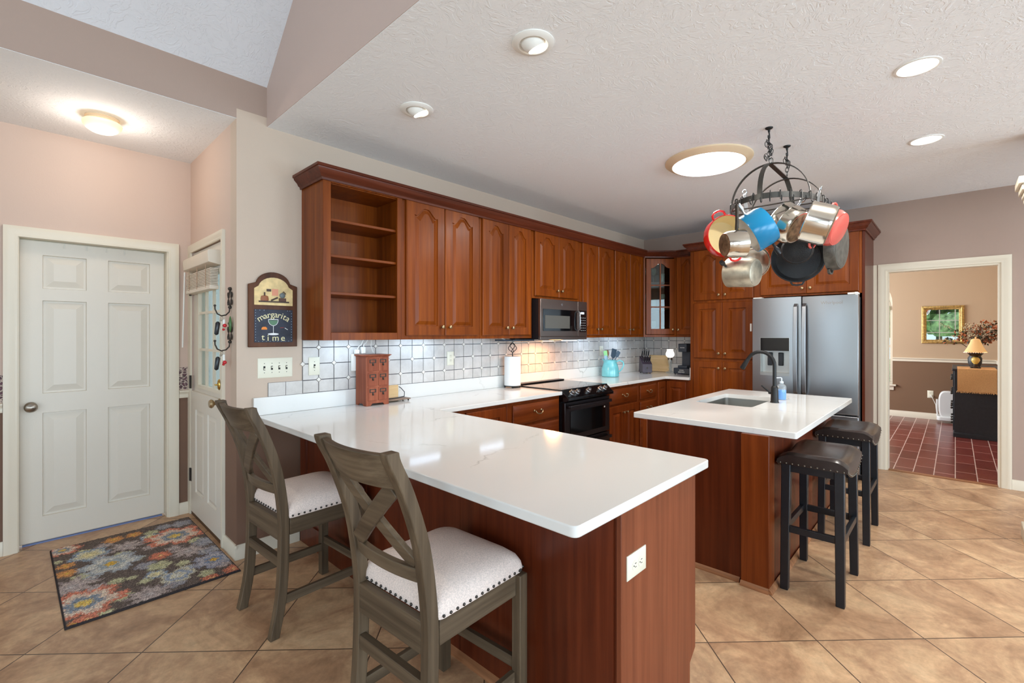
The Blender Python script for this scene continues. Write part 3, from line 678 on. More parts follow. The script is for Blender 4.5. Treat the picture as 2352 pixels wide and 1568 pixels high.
mb = MB(); mb.box(.2, 7.5, 8.2, 8.35, -.3, 3.2); struct(mb.build('wall_porch', plain('pale_siding_paint', (222, 228, 232), .7)))
mb = MB(); mb.box(XAL + .12, 6, 3.5, 8.2, -.3, -.04); struct(mb.build('floor_porch', plain('pale_concrete', (196, 194, 188), .8, var=.1)))
# outside: lawn and trees the windows look out on
mb = MB(); mb.box(-40, 40, -40, 40, -.32, -.3); o = struct(mb.build('ground_lawn', 'grass'))
def tree(loc, h, r, label, seed):
    rnd = random.Random(seed); t = thing('tree', label, 'tree', loc, 0, 'garden trees')
    mb = MB(); mb.tube([(0, 0, 0), (.05, .02, h * .3), (0, .06, h * .7)], [.16, .13, .08], 10); mb.build('trunk', 'bark', t)
    mb = MB()
    for k in range(46):
        a, b_ = rnd.uniform(0, 2 * PI), rnd.uniform(-.9, 1); q = r * rnd.uniform(.45, .95) * math.sqrt(1 - b_ * b_ * .8)
        mb.ball((q * math.cos(a), q * math.sin(a), h * .72 + r * .75 * b_), r * rnd.uniform(.22, .4), 7, 5, sc=(1, 1, rnd.uniform(.6, .9)))
    mb.build('crown', 'leaf', t)
tree((-13, .6, -.3), 5, 2.2, 'leafy green tree on the lawn reflected in the gilt mirror', 1)
tree((-15, 7.4, -.3), 6, 2.6, 'leafy green tree on the lawn behind the room', 2)
tree((14.2, 2.1, -.3), 5.2, 2.4, 'leafy green tree outside the arched dining room window', 3)
# ------------------------------------------------------------------ cabinets
YU, ZU0, ZU1 = 2.935, 1.362, 2.415         # wall cabinets: face, bottom, top
UG = 'raised-panel cherry wall cabinets'
def frame_box(mb, w, d, z0, z1):           # closed carcass whose front is the face frame
    mb.box(0, w, 0, d, z0, z1)
def wall_cabinet(name, label, x0, x1, doors, z0=ZU0, z1=ZU1, arch=.055, dz0=.035, dz1=.012, loc=None, rz=0, depth=None, knobs=None, kz=.06, cat='cabinet', group=UG):
    w = x1 - x0
    t = thing(name, label, cat, loc or (x0, YU, z0), rz, group)
    dd = depth or (YA - YU); mb = MB(); mb.box(0, w, .02, dd, .017, z1 - z0); mb.box(0, w, 0, .02, 0, z1 - z0); mb.build('carcass', 'cherry', t, bevel=.0015)
    for i, (a, b) in enumerate(doors):
        dr = door_leaf('door', b - a, z1 - z0 - dz0 - dz1, t, (a, -.0005, dz0), 'cherry', arch=arch)
        side = (knobs or ['R' if i % 2 == 0 else 'L' for i in range(len(doors))])[i]
        if side: knob(dr, (b - a - .028) if side == 'R' else .028, kz)
    return t
# open shelf unit at the left end
t = thing('shelf_cabinet', 'open cherry shelf cabinet with three empty shelves at the left end', 'cabinet', (1.329, YU, ZU0)); w, h, d = .585, ZU1 - ZU0, YA - YU
mb = MB(); mb.box(0, .018, 0, d, 0, h); mb.box(w - .018, w, 0, d, 0, h); mb.box(.018, w - .018, .001, d, .015, .033); mb.box(.018, w - .018, .001, d, h - .04, h - .02); mb.build('side_panels', 'cherry', t)
mb = MB(); mb.box(.018, w - .018, d - .008, d, .033, h - .04); mb.build('back_panel', 'cherry', t)
mb = MB(); mb.box(-.0005, .052, -.02, 0, 0, h); mb.box(w - .04, w + .0005, -.02, 0, 0, h); mb.box(.052, w - .04, -.02, 0, 0, .05); mb.box(.052, w - .04, -.02, 0, h - .035, h); mb.build('face_frame', 'cherry', t, bevel=.002)
for z in (.298, .542, .775):
    mb = MB(); mb.box(.0185, w - .0185, .004, d - .009, z, z + .018); mb.build('shelf', 'cherry_h', t, bevel=.002)
wall_cabinet('wall_cabinet', 'tall cherry wall cabinet with arched doors beside the open shelves', 1.915, 2.692, [(.045, .386), (.404, .748)])
wall_cabinet('wall_cabinet', 'narrower cherry wall cabinet directly left of the microwave', 2.694, 3.368, [(.029, .333), (.349, .637)])
wall_cabinet('wall_cabinet', 'short cherry wall cabinet above the microwave', 3.370, 4.150, [(.036, .390), (.404, .728)], z0=1.745, dz0=.030)
wall_cabinet('wall_cabinet', 'cherry wall cabinet directly right of the microwave', 4.152, 4.832, [(.043, .330), (.350, .655)])
wall_cabinet('wall_cabinet', 'cherry wall cabinet between the microwave side and the glass corner cabinet', 4.834, 5.559, [(.021, .357), (.379, .690)])
# diagonal corner cabinet with a six-light glass door
t = thing('corner_glass_cabinet', 'diagonal corner cabinet with arched glass door showing glassware', 'cabinet', (5.56, YU, ZU0)); h = ZU1 - ZU0
o2 = [(.002, 0), (.303, -.303), (.608, -.303), (.608, .305), (.002, .305)]
mb = MB(); mb.prism(o2, 0, .018, 'Z'); mb.prism(o2, h - .03, h, 'Z')
mb.box(.59, .608, -.303, .305, .018, h - .03); mb.box(.002, .59, .287, .305, .018, h - .03); mb.box(.303, .59, -.303, -.285, .018, h - .03); mb.box(.002, .02, 0.0, .287, .018, h - .03)
mb.build('carcass', 'cherry', t)
for z in (.36, .70):
    mb = MB(); mb.prism([(.03, .03), (.31, -.25), (.585, -.28), (.585, .28), (.03, .28)], z, z + .014, 'Z'); mb.build('shelf', 'cherry', t)
W = .303 * math.sqrt(2)
dg = bpy.data.objects.new('door', None); C.objects.link(dg); dg.parent = t; dg.rotation_euler = (0, 0, -PI / 4); dg.location = (.002, 0, 0)
mb = MB(); mb.box(0, .025, -.018, 0, 0, h); mb.box(W - .025, W, -.018, 0, 0, h); mb.box(.025, W - .025, -.018, 0, 0, .03); mb.box(.025, W - .025, -.018, 0, h - .012, h)
# stiles, rails and arched head of the glazed door
a, b, zb, zt = .03, W - .03, .035, h - .046
def glazed(mb):
    s_ = .062; xl, xr, z0_, z1_ = a + s_, b - s_, zb + .07, zt - .06
    mb.box(a, xl, -.04, -.0185, zb, zt); mb.box(xr, b, -.04, -.0185, zb, zt); mb.box(xl, xr, -.04, -.0185, zb, z0_)
    n = 24; pts = []
    for k in range(n + 1):
        u = k / n; q = min(1, max(0, (1 - abs(2 * u - 1) - .12) / .8)); pts.append((xl + (xr - xl) * u, z1_ - .06 + .06 * q * q * (3 - 2 * q)))
    mb.loft([[(x, -.04, z) for x, z in pts], [(x, -.04, zt) for x, z in pts], [(x, -.0185, zt) for x, z in pts], [(x, -.0185, z) for x, z in pts], [(x, -.04, z) for x, z in pts]], False)
    return xl, xr, z0_, z1_
xl, xr, z0_, z1_ = glazed(mb); mb.build('door_frame', 'cherry', dg, bevel=.002)
mb = MB(); xm = (xl + xr) / 2; mb.box(xm - .008, xm + .008, -.036, -.022, z0_, z1_)
for j in (1, 2): z = z0_ + (z1_ - z0_) * j / 3; mb.box(xl, xm - .008, -.0362, -.0222, z - .008, z + .008); mb.box(xm + .008, xr, -.0362, -.0222, z - .008, z + .008)
mb.build('glazing_bars', 'cherry', dg)
mb = MB(); mb.box(xl - .005, xr + .005, -.029, -.026, z0_ - .005, z1_ + .002); mb.build('door_glass', 'cabinet_glass', dg)
knob(dg, b - .03, zb + .06, -.04)
# stemware and tumblers on its shelves
def glassware(kind, loc, s_, label):
    mb = MB()
    if kind == 0: pr = [(.034, 0), (.034, .003), (.005, .006), (.004, .09), (.03, .11), (.04, .145), (.034, .19), (.032, .19), (.037, .145), (.026, .114), (.002, .1)]
    else: pr = [(.03, 0), (.036, .12), (.034, .12), (.028, .006)]
    mb.lathe([(r * s_, z * s_) for r, z in pr], 18, 0, None, True, True); o = mb.build('wine_glass' if kind == 0 else 'tumbler', 'clear'); o.location = loc
    return tag(o, label, 'glass', 'glassware in the corner cabinet')
for zz, kinds in ((ZU0 + .0185, (1, 0, 1)), (ZU0 + .3745, (0, 1, 0)), (ZU0 + .7145, (0, 0, 1))):
    for i, k in enumerate(kinds):
        row = {0: 'lowest', 1: 'middle', 2: 'top'}[(0 if zz < 1.5 else 1 if zz < 1.9 else 2)]
        glassware(k, (5.70 + .085 * i, 2.99 - .085 * i, zz), 1.0, 'clear %s on the %s shelf of the glass corner cabinet' % ('wine glass' if k == 0 else 'tumbler', row))
wall_cabinet('wall_cabinet', 'narrow single-door cherry wall cabinet between glass corner and pantry', 0, .326, [(.02, .306)], loc=(5.863, 2.63, ZU0), rz=-PI / 2, depth=XF - 5.863 - .001, knobs=['L'])

# pantry, cabinet over the refrigerator, end panel
XP = 5.53
t = thing('pantry_cabinet', 'full-height cherry pantry cabinet left of the refrigerator', 'cabinet', (XP, 2.300, 0), -PI / 2)
mb = MB(); mb.box(0, .70, 0, XF - XP - .002, .1, 2.415); mb.box(.0, .70, .06, XF - XP - .002, 0, .1); mb.build('carcass', 'cherry', t, bevel=.0015)
for (z0, z1, arch, kz) in ((1.80, 2.375, .05, .05), (1.125, 1.758, 0, .055), (.13, 1.08, 0, .88)):
    for i, (a, b) in enumerate(((.05, .368), (.380, .692))):
        dr = door_leaf('door', b - a, z1 - z0, t, (a, -.0005, z0), 'cherry', arch=arch); knob(dr, (b - a - .03) if i == 0 else .03, kz)
t = thing('over_fridge_cabinet', 'cherry two-door cabinet above the stainless refrigerator', 'cabinet', (XP, 1.598, 1.795), -PI / 2)
mb = MB(); mb.box(0, .952, 0, XF - XP - .002, 0, .62); mb.build('carcass', 'cherry', t, bevel=.0015)
for i, (a, b) in enumerate(((.075, .493), (.503, .925))):
    dr = door_leaf('door', b - a, .56, t, (a, -.0005, .025), 'cherry'); knob(dr, (b - a - .03) if i == 0 else .03, .05)
mb = MB(); mb.box(XP - .001, XF - .001, .622, .6445, 0, 2.415); tag(mb.build('end_panel', 'cherry_d', bevel=.002), 'tall cherry end panel right of the refrigerator', 'panel')
# crown mouldings
def crown(name, label, path, zb):
    prof = [(0, 0), (.010, 0), (.012, .014), (.022, .02), (.030, .036), (.050, .056), (.052, .066), (.060, .069), (.060, .085), (0, .085)]
    mb = MB(); P = [Vector((*p, 0)) for p in path]; loops = []
    for i, p in enumerate(P):
        nb = []
        for a, b in ((i - 1, i), (i, i + 1)):
            if a >= 0 and b < len(P): d_ = (P[b] - P[a]).normalized(); nb.append(Vector((d_.y, -d_.x, 0)))
        if len(nb) == 2: m_ = (nb[0] + nb[1]); m_ = m_ / (m_.length_squared / 2)
        else: m_ = nb[0]
        loops.append([p + m_ * q + UP * (zb + z) for q, z in prof])
    mb.loft(loops, True, True, True); return tag(mb.build(name, 'crown'), label, 'moulding')
crown('crown_moulding', 'stepped cherry crown moulding over the long run of wall cabinets', [(1.327, YA - .001), (1.327, YU - .0205), (5.55, YU - .0205), (5.845, 2.615), (5.845, 2.302)], 2.385)
crown('crown_moulding', 'cherry crown moulding over the pantry and refrigerator cabinets', [(5.782, 2.302), (XP - .0205, 2.302), (XP - .0205, .6205), (XF - .001, .6205)], 2.385)

# base cabinets along the back wall
YB, ZB = 2.62, CT - .034
def base_cabinet(label, x0, x1, name='base_cabinet'):
    t = thing(name, label, 'cabinet', (x0, YB, 0), 0, 'cherry base cabinets along the back wall'); w = x1 - x0
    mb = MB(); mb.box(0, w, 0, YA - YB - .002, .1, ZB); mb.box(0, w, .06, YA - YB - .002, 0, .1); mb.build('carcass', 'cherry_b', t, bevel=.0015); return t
t = base_cabinet('cherry base cabinet with a wide panel in the corner left of the drawers', 1.945, 2.70)
dr = door_leaf('door', .40, .70, t, (.32, -.0005, .115), 'cherry_b')
t = base_cabinet('cherry drawer cabinet directly left of the black range', 2.702, 3.386)
drawer_front(t, .06, .655, .604, .163); drawer_front(t, .06, .39, .604, .24); drawer_front(t, .06, .125, .604, .24)
t = base_cabinet('cherry base cabinet with one drawer over two doors right of the range', 4.160, 4.842)
drawer_front(t, .06, .655, .59, .165)
for i, (a, b) in enumerate(((.06, .35), (.36, .65))):
    dr = door_leaf('door', b - a, .51, t, (a, -.0005, .12), 'cherry_b'); knob(dr, (b - a - .03) if i == 0 else .03, .44)
t = base_cabinet('narrow cherry drawer stack between two-door base and corner', 4.844, 5.292)
drawer_front(t, .03, .655, .39, .155); drawer_front(t, .03, .46, .39, .165); drawer_front(t, .03, .125, .39, .31, pull=True)
t = thing('corner_base_cabinet', 'cherry corner base cabinet with angled folding doors below the coffee maker', 'cabinet', (5.294, YB, 0), 0, 'cherry base cabinets along the back wall')
mb = MB(); oc = [(0, 0), (.236, 0), (.236, -.318), (.874, -.318), (.874, .62), (0, .62)]; mb.prism(oc, .1, ZB, 'Z'); mb.build('carcass', 'cherry_b', t)
d1 = door_leaf('door', .205, .70, t, (.022, -.0005, .115), 'cherry_b', stile=.045)
d2 = door_leaf('door', .235, .70, t, (.2355, -.03, .115), 'cherry_b', rot=-PI / 2, stile=.05)

# counters
def slab(name, label, outline, z1, th, round_at=(), rad=.02, holes=None):
    pts = []
    nO = len(outline)
    for i, p in enumerate(outline):
        if i in round_at:
            p0, p1, p2 = Vector(outline[i - 1]), Vector(p), Vector(outline[(i + 1) % nO]); rr = round_at[i] if isinstance(round_at, dict) else rad
            a = p1 + (p0 - p1).normalized() * rr; b = p1 + (p2 - p1).normalized() * rr
            pts += [tuple(a * (1 - k / 5) ** 2 + p1 * 2 * (k / 5) * (1 - k / 5) + b * (k / 5) ** 2) for k in range(6)]
        else: pts.append(tuple(p))
    mb = MB(); mb.prism(pts, z1 - th, z1, 'Z'); return mb
mb = slab('', '', [(1.033, .742), (1.982, .742), (1.988, 2.583), (3.388, 2.583), (3.388, YA - .001), (1.033, YA - .001)], CT, .033, {0: .025, 1: .025, 2: .03})
t = thing('countertop', 'white quartz countertop of the peninsula and wall left of the range', 'countertop')
mb.build('worktop', 'quartz', t, bevel=.004)
mb = MB(); mb.box(1.022, 3.388, YA - .021, YA - .001, CT + .0005, .996); mb.build('upstand', 'quartz', t, bevel=.002)
mb = slab('', '', [(4.158, 2.583), (5.492, 2.583), (5.492, 2.303), (XF - .001, 2.303), (XF - .001, YA - .001), (4.158, YA - .001)], CT, .033, {1: .06})
t = thing('countertop', 'white quartz corner countertop right of the range', 'countertop')
mb.build('worktop', 'quartz', t, bevel=.004)
mb = MB(); mb.box(4.158, XF - .022, YA - .021, YA - .001, CT + .0005, .996); mb.box(XF - .021, XF - .001, 2.325, YA - .001, CT + .0005, .996); mb.box(5.56, XF - .001, 2.303, 2.323, CT + .0005, .996); mb.build('upstand', 'quartz', t, bevel=.002)
mb = MB(); mb.box(3.392, 4.154, YA - .021, YA - .001, CT - .03, .996); tag(mb.build('quartz_upstand', 'quartz', bevel=.002), 'strip of white quartz upstand behind the range', 'backsplash')

# tiled splashback: square tiles, ivory dots where corners are clipped
def tiles(mb, wallf, u0, u1, z0, z1, du, dz, ou, oz, first_full=True):
    """wallf(u, z, lift) -> point; lattice corner (ou, oz) carries a dot"""
    i0, i1 = math.floor((u0 - ou) / du), math.ceil((u1 - ou) / du); j0, j1 = math.floor((z0 - oz) / dz), math.ceil((z1 - oz) / dz)
    g, ck = .0021, .017
    for i in range(i0, i1):
        for j in range(j0, j1):
            a, b = max(u0, ou + i * du), min(u1, ou + (i + 1) * du); c_, d_ = max(z0, oz + j * dz), min(z1, oz + (j + 1) * dz)
            if b - a < .01 or d_ - c_ < .01: continue
            pts = []
            for (ii, jj, pu, pz, s1, s2) in ((i, j, a, c_, 1, 1), (i + 1, j, b, c_, -1, 1), (i + 1, j + 1, b, d_, -1, -1), (i, j + 1, a, d_, 1, -1)):
                real = abs(pu - (ou + ii * du)) < 1e-6 and abs(pz - (oz + jj * dz)) < 1e-6
                if real and (ii + jj) % 2 == 0:
                    q = [(pu + s1 * g, pz + s2 * ck), (pu + s1 * ck, pz + s2 * g)]
                    if (s1 * s2) < 0: q = q[::-1]
                    pts += q
                else: pts.append((pu + s1 * g, pz + s2 * g))
            lo = [wallf(u, z, .004) for u, z in pts]; cu = sum(p[0] for p in pts) / len(pts); cz = sum(p[1] for p in pts) / len(pts)
            hi = [wallf(cu + (u - cu) * .975, cz + (z - cz) * .975, .0065) for u, z in pts]; bk = [wallf(u, z, .001) for u, z in pts]
            mb.loft([bk, lo, hi], True, False, True, 0)
    for i in range(i0, i1 + 1):
        for j in range(j0, j1 + 1):
            u, z = ou + i * du, oz + j * dz
            if (i + j) % 2 == 0 and u0 - .005 < u < u1 and z0 < z < z1 - .01:
                k = .0155; mb.loft([[wallf(u + du_, z + dz_, l) for du_, dz_ in ((-k * f_, 0), (0, -k * f_), (k * f_, 0), (0, k * f_))] for f_, l in ((1, .001), (1, .008), (.8, .0095))], True, False, True, 2)
DU, DZ, OU, OZ = .1108, .1128, 1.443, 1.3095
t = struct(bpy.data.objects.new('backsplash', None)); C.objects.link(t)
mb = MB(); mb.box(1.332, XF - .002, YA - .0025, YA, .996, 1.362, 1); mb.box(1.112, 1.332, YA - .0025, YA, .996, 1.085, 1)
fA = lambda u, z, l: (u, YA - .0025 - l, z)
tiles(mb, fA, 1.332, XF - .010, .996, 1.3615, DU, DZ, OU, OZ)
for a, b in ((1.112, 1.221), (1.222, 1.331)):
    mb.box(a + .001, b - .001, YA - .009, YA - .002, .997, 1.084, 0)
mb.box(XF - .0025, XF, 2.302, YA - .003, .996, 1.362, 1)
fB = lambda u, z, l: (XF - .0025 - l, YA - u, z)
tiles(mb, fB, .010, YA - 2.303, .996, 1.3615, DU, DZ, .045, OZ - DZ)
mb.build('wall_tiles', ['splash', 'grout', 'dot'], t)

# peninsula
t = thing('peninsula_cabinet', 'long cherry peninsula cabinet under the white seating counter', 'cabinet', (0, 0, 0))
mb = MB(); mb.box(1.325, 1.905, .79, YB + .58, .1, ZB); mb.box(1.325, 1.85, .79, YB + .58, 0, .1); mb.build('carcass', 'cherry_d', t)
mb = MB(); mb.prism([(1.319, 0), (1.852, 0), (1.852, .085), (1.905, .125), (1.905, ZB), (1.319, ZB)], .772, .7895, 'Y'); mb.build('end_panel', wood('cherry_end_panel', (106, 54, 33), (126, 67, 42), (140, 80, 53), streak=34, rough=.42, coat=.05), t, bevel=.0015)
mb = MB(); mb.box(1.9055, 1.917, .80, 2.55, .13, ZB - .02); mb.build('door', 'cherry_b', t, bevel=.002)
for a, b in ((.80, 1.56), (1.562, 2.32)):
    mb = MB(); mb.box(1.3185, 1.3245, a, b, .0, ZB); mb.build('back_panel', 'cherry_d', t)
pn = MB(); panel_front(pn, .86, ZB - .014, .012, [(.09, .77, .14, ZB - .12, 0)], deep=.01, slope=.04)
o = pn.build('raised_panel', 'cherry_d', t, ang=13); o.location = (1.3245, YA - .02, .004); o.rotation_euler = (0, 0, -PI / 2)
mb = MB(); mb.prism([(1.3183, 0), (1.3183, .03), (1.306, .022), (1.300, .008), (1.300, 0)], .772, 2.34, 'Y'); mb.build('shoe_moulding', 'shoe', t)
# double outlet on its end panel
def outlet(name, label, origin, xdir, normal, wd=.072, ht=.117, kind='outlet', gang=1, group=None):
    x = Vector(xdir); nrm = Vector(normal); T = Matrix((x, -nrm, UP)).transposed().to_4x4(); T.translation = Vector(origin)
    t = bpy.data.objects.new(name, None); C.objects.link(t); t.matrix_world = T; tag(t, label, 'switch' if kind == 'switch' else 'outlet', group)
    mb = MB(); b = .006
    mb.loft([[(s1 * (wd / 2 - e), -y, s2 * (ht / 2 - e)) for s1, s2 in ((-1, -1), (1, -1), (1, 1), (-1, 1))] for e, y in ((0, 0), (0, .003), (b, .0065))], True, True, True)
    mb.build('cover_plate', 'ivory', t)
    for g_ in range(gang):
        cx = (g_ - (gang - 1) / 2) * .046
        mb = MB()
        if kind == 'switch':
            mb.box(cx - .006, cx + .006, -.0075, -.0063, -.013, .013, 1); mb.box(cx - .004, cx + .004, -.017, -.007, (.001 if g_ else -.009), (.009 if g_ else -.001))
            mb.ball((cx, -.0066, .03), .0028, 8, 4, 1); mb.ball((cx, -.0066, -.03), .0028, 8, 4, 1); mb.build('toggle', ['ivory', 'dark'], t)
        else:
            for dz in (.02, -.02):
                mb.lathe([(.0165, 0), (.0165, .0012)], 18, 0, axis_mat((cx, -.0064, dz), (0, -1, 0)), True, True)
                for dx in (-.006, .006): mb.box(cx + dx - .0012, cx + dx + .0012, -.0079, -.0075, dz, dz + .009, 1)
                mb.ball((cx, -.0076, dz - .007), .0024, 8, 4, 1)
            mb.build('receptacle', ['ivory', 'dark'], t)
    return t
o = outlet('wall_outlet', 'ivory outlet lying sideways on the peninsula end panel', (1.414, .7718, .643), (1, 0, 0), (0, -1, 0), .080, .125)
o.rotation_euler = (0, PI / 2, 0)
fz = YA - .009
outlet('light_switch', 'wide ivory four-toggle switch plate below the margarita sign', (1.158, YA, 1.182), (1, 0, 0), (0, -1, 0), .215, .128, 'switch', 4)
outlet('light_switch', 'single ivory switch plate at the left end of the tiles', (1.410, fz - .002, 1.180), (1, 0, 0), (0, -1, 0), .076, .124, 'switch', 1)
outlet('wall_outlet', 'ivory outlet on the tiles under the arched wall cabinets', (2.616, fz - .002, 1.188), (1, 0, 0), (0, -1, 0), .075, .12)
outlet('wall_outlet', 'ivory outlet on the tiles behind the aqua pitcher', (5.04, fz - .002, 1.19), (1, 0, 0), (0, -1, 0), .075, .12)
outlet('wall_outlet', 'ivory outlet on the brown dining room wall', (XD - .0005, .296, .41), (0, -1, 0), (-1, 0, 0), .075, .12)

# island
t = thing('island_cabinet', 'cherry kitchen island cabinet with corner post', 'cabinet', (0, 0, 0))
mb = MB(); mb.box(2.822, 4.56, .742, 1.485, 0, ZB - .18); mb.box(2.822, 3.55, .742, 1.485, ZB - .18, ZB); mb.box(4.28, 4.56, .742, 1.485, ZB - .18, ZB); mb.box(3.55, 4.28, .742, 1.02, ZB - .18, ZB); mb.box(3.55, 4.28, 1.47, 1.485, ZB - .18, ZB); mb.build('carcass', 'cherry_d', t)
mb = MB(); mb.box(2.812, 2.8215, .875, 1.45, 0, ZB); mb.build('end_panel', wood('island_end_wood', (64, 24, 9), (82, 33, 13), (98, 43, 19), streak=30), t)  # end wood darkened: shade of the counter overhang put into its colour
mb = MB(); mb.box(2.806, 2.8215, 1.452, 1.486, 0, ZB); mb.build('face_stile', 'cherry_b', t, bevel=.002)
mb = MB(); mb.box(2.788, 2.895, .730, .874, 0, ZB); mb.build('corner_post', 'cherry_b', t, bevel=.003)
mb = MB(); mb.box(2.896, 4.56, .735, .7415, 0, ZB); mb.build('side_panel', 'cherry_d', t)
mb = MB()
for pts in ([(2.8115, 1.486), (2.8115, .885)], [(2.7875, .875), (2.7875, .7295)], [(2.778, .7295), (4.56, .7295)]):
    (xa, ya), (xb, yb) = pts
    if xa == xb: mb.loft([[(xa, y, 0), (xa - .018, y, 0), (xa - .016, y, .010), (xa - .006, y, .022), (xa, y, .026)] for y in (ya, yb)], True, True, True)
    else: mb.loft([[(x, ya, 0), (x, ya - .018, 0), (x, ya - .016, .010), (x, ya - .006, .022), (x, ya, .026)] for x in (xa, xb)], True, True, True)
mb.build('shoe_moulding', 'shoe', t)
# island counter with sink cut-out
t = thing('countertop', 'white quartz countertop of the island with sink cut-out', 'countertop')
X0, X1, Y0, Y1 = 2.818, 4.645, .606, 1.560; hx0, hx1, hy0, hy1 = 3.58, 4.25, 1.05, 1.455
def rrect(x0, x1, y0, y1, r, n=5):
    pts = []
    for cx, cy_, a in ((x1 - r, y0 + r, -PI / 2), (x1 - r, y1 - r, 0), (x0 + r, y1 - r, PI / 2), (x0 + r, y0 + r, PI)): pts += arc(cx, cy_, r, a, a + PI / 2, n)
    return pts
ou, inn = rrect(X0, X1, Y0, Y1, .012), rrect(hx0, hx1, hy0, hy1, .03)
mb = MB(); z0, z1 = CT - .033, CT
L = lambda pts, z: [(x, y, z) for x, y in pts]
shr = lambda pts, e, s_: [(x + (e if x < (X0 + X1) / 2 else -e), y + (e if y < (Y0 + Y1) / 2 else -e)) for x, y in pts]
mb.loft([L(inn, z1), L(shr(ou, .003, 1), z1), L(ou, z1 - .003), L(ou, z0), L(inn, z0), L(inn, z1)], True)
mb.build('worktop', 'quartz', t, weld=True, ang=20)
mb = MB(); g = .006
a_, b_, c_, d_ = hx0 - g, hx1 + g, hy0 - g, hy1 + g
mb.loft([L(rrect(a_ - .015, b_ + .015, c_ - .008, d_ + .006, .03), z0 - .001), L(rrect(a_, b_, c_, d_, .03), z0 - .001), L(rrect(a_, b_, c_, d_, .03), z0 - .14), L(rrect(a_ + .02, b_ - .02, c_ + .02, d_ - .02, .03), z0 - .165)], True, False, True)
tag(mb.build('kitchen_sink', 'steel_sink'), 'undermount stainless sink in the island counter', 'sink')
# ------------------------------------------------------------------ appliances
# range
t = thing('kitchen_range', 'black stainless slide-in range with double oven doors', 'range', (3.394, 0, 0)); W = .758
mb = MB(); mb.box(0, W, 2.60, 3.20, .03, .79); mb.box(.02, W - .02, 2.64, 3.15, 0, .03); mb.build('body', 'black_plastic', t)
mb = MB(); mb.box(-.004, W + .004, 2.596, 3.218, .884, .894); tag_o = mb.build('cooktop', 'black_gloss', t, bevel=.002)
mb = MB(); mb.box(.0, W, 3.14, 3.216, .895, .906); mb.build('vent_trim', 'steel_black', t, bevel=.003)
mb = MB(); mb.prism([(2.598, .888), (2.522, .822), (2.522, .798), (2.56, .783), (2.64, .783), (2.64, .888)], 0, W, 'X'); mb.build('control_panel', 'black_gloss', t, bevel=.002)
mb = MB(); mb.prism([(2.6, .8905), (2.519, .8205), (2.519, .797), (2.525, .797), (2.525, .8195), (2.604, .886)], -.004, .004, 'X'); mb.prism([(2.6, .8905), (2.519, .8205), (2.519, .797), (2.525, .797), (2.525, .8195), (2.604, .886)], W - .004, W + .004, 'X'); mb.build('panel_edge', 'steel_black', t)
nrm = Vector((0, -.066, .076)).normalized()
for x in (.10, .185, .37, .575, .655):
    mb = MB(); T = axis_mat((x, 2.561, .856), nrm); mb.lathe([(.026, 0), (.026, .006), (.021, .010), (.020, .030), (.017, .033)], 20, 0, T, True, True); mb.box(-.004, .004, -.02, .02, .030, .038, 0, T); mb.build('knob', 'steel', t, bevel=.001)
def oven(z0, z1, name):
    mb = MB(); mb.box(.004, W - .004, 2.562, 2.599, z0, z1); o = mb.build(name, 'steel_black', t, bevel=.004)
    mb = MB(); mb.box(.085, W - .085, 2.5585, 2.5615, z0 + .05, z1 - .085); mb.build('oven_window', 'black_gloss', o)
    mb = MB(); mb.box(.03, W - .03, 2.515, 2.532, z1 - .055, z1 - .025); mb.box(.03, .05, 2.532, 2.562, z1 - .052, z1 - .028); mb.box(W - .05, W - .03, 2.532, 2.562, z1 - .052, z1 - .028); mb.build('oven_handle', 'steel_black', o, bevel=.004)
    return o
o = oven(.425, .775, 'upper_oven_door'); oven(.09, .415, 'lower_oven_door')
mb = MB(); mb.box(.645, .665, 2.5575, 2.5583, .665, .682); mb.build('sticker', 'plastic_white', o)
# microwave
t = thing('microwave', 'over-the-range microwave with dark door glass under the short cabinet', 'microwave', (3.374, 2.83, 1.346)); W, H = .764, .392
mb = MB(); mb.box(0, W, .03, YA - 2.83 - .001, .004, H - .002); mb.build('body', 'black_plastic', t)
mb = MB(); mb.box(0, .60, 0, .0295, .03, H); mb.build('door', 'steel_dark', t, bevel=.004)
mb = MB(); mb.box(.602, W, 0, .0295, .03, H); mb.build('control_frame', 'steel_dark', t, bevel=.003)
mb = MB(); mb.box(0, W, .003, .0295, 0, .028); mb.build('bottom_trim', 'steel_dark', t, bevel=.002)
mb = MB(); mb.box(.035, .575, -.003, -.0005, .085, .295); mb.build('door_window', 'black_gloss', t, bevel=.0008)
mb = MB(); mb.box(.062, .455, -.0045, -.0035, .11, .235); mb.build('window_mesh', plain('grey_window_screen', (84, 82, 76), .25), t)
mb = MB(); mb.box(.628, .748, -.003, -.0005, .075, .30); mb.build('keypad_panel', 'black_gloss', t)
mb = MB(); mb.box(.65, .705, -.0042, -.0034, .262, .282); mb.build('display', 'display', t)
mb = MB()
for i in range(3):
    for j in range(6): mb.box(.645 + i * .034, .661 + i * .034, -.004, -.0034, .088 + j * .026, .096 + j * .026)
mb.build('keys', plain('grey_key_print', (150, 152, 150), .5), t)
mb = MB(); mb.tube([(.592, -.004, .09), (.592, -.03, .105), (.592, -.034, .18), (.592, -.03, .275), (.592, -.004, .29)], .009, 10); mb.build('handle', 'steel', t)
mb = MB(); mb.lathe([(.014, 0), (.014, .0015)], 24, 0, axis_mat((.33, -.0005, .345), (0, -1, 0)), True, True); mb.lathe([(.0105, .0018), (.0095, .0026)], 24, 0, axis_mat((.33, -.0005, .345), (0, -1, 0)), True, True); mb.build('maker_badge', 'steel', t)
mb = MB(); mb.box(.30, .46, .10, .20, -.003, .0035); mb.build('cooking_lamp', plain('warm_lamp_lens', (255, 225, 180), .4, emit=(255, 196, 128), estr=9), t)
area('cooking_lamp_light', (3.374 + .38, 2.98, 1.338), .16, .10, 6.5, (1.0, .46, .19), (0, 0, 0))
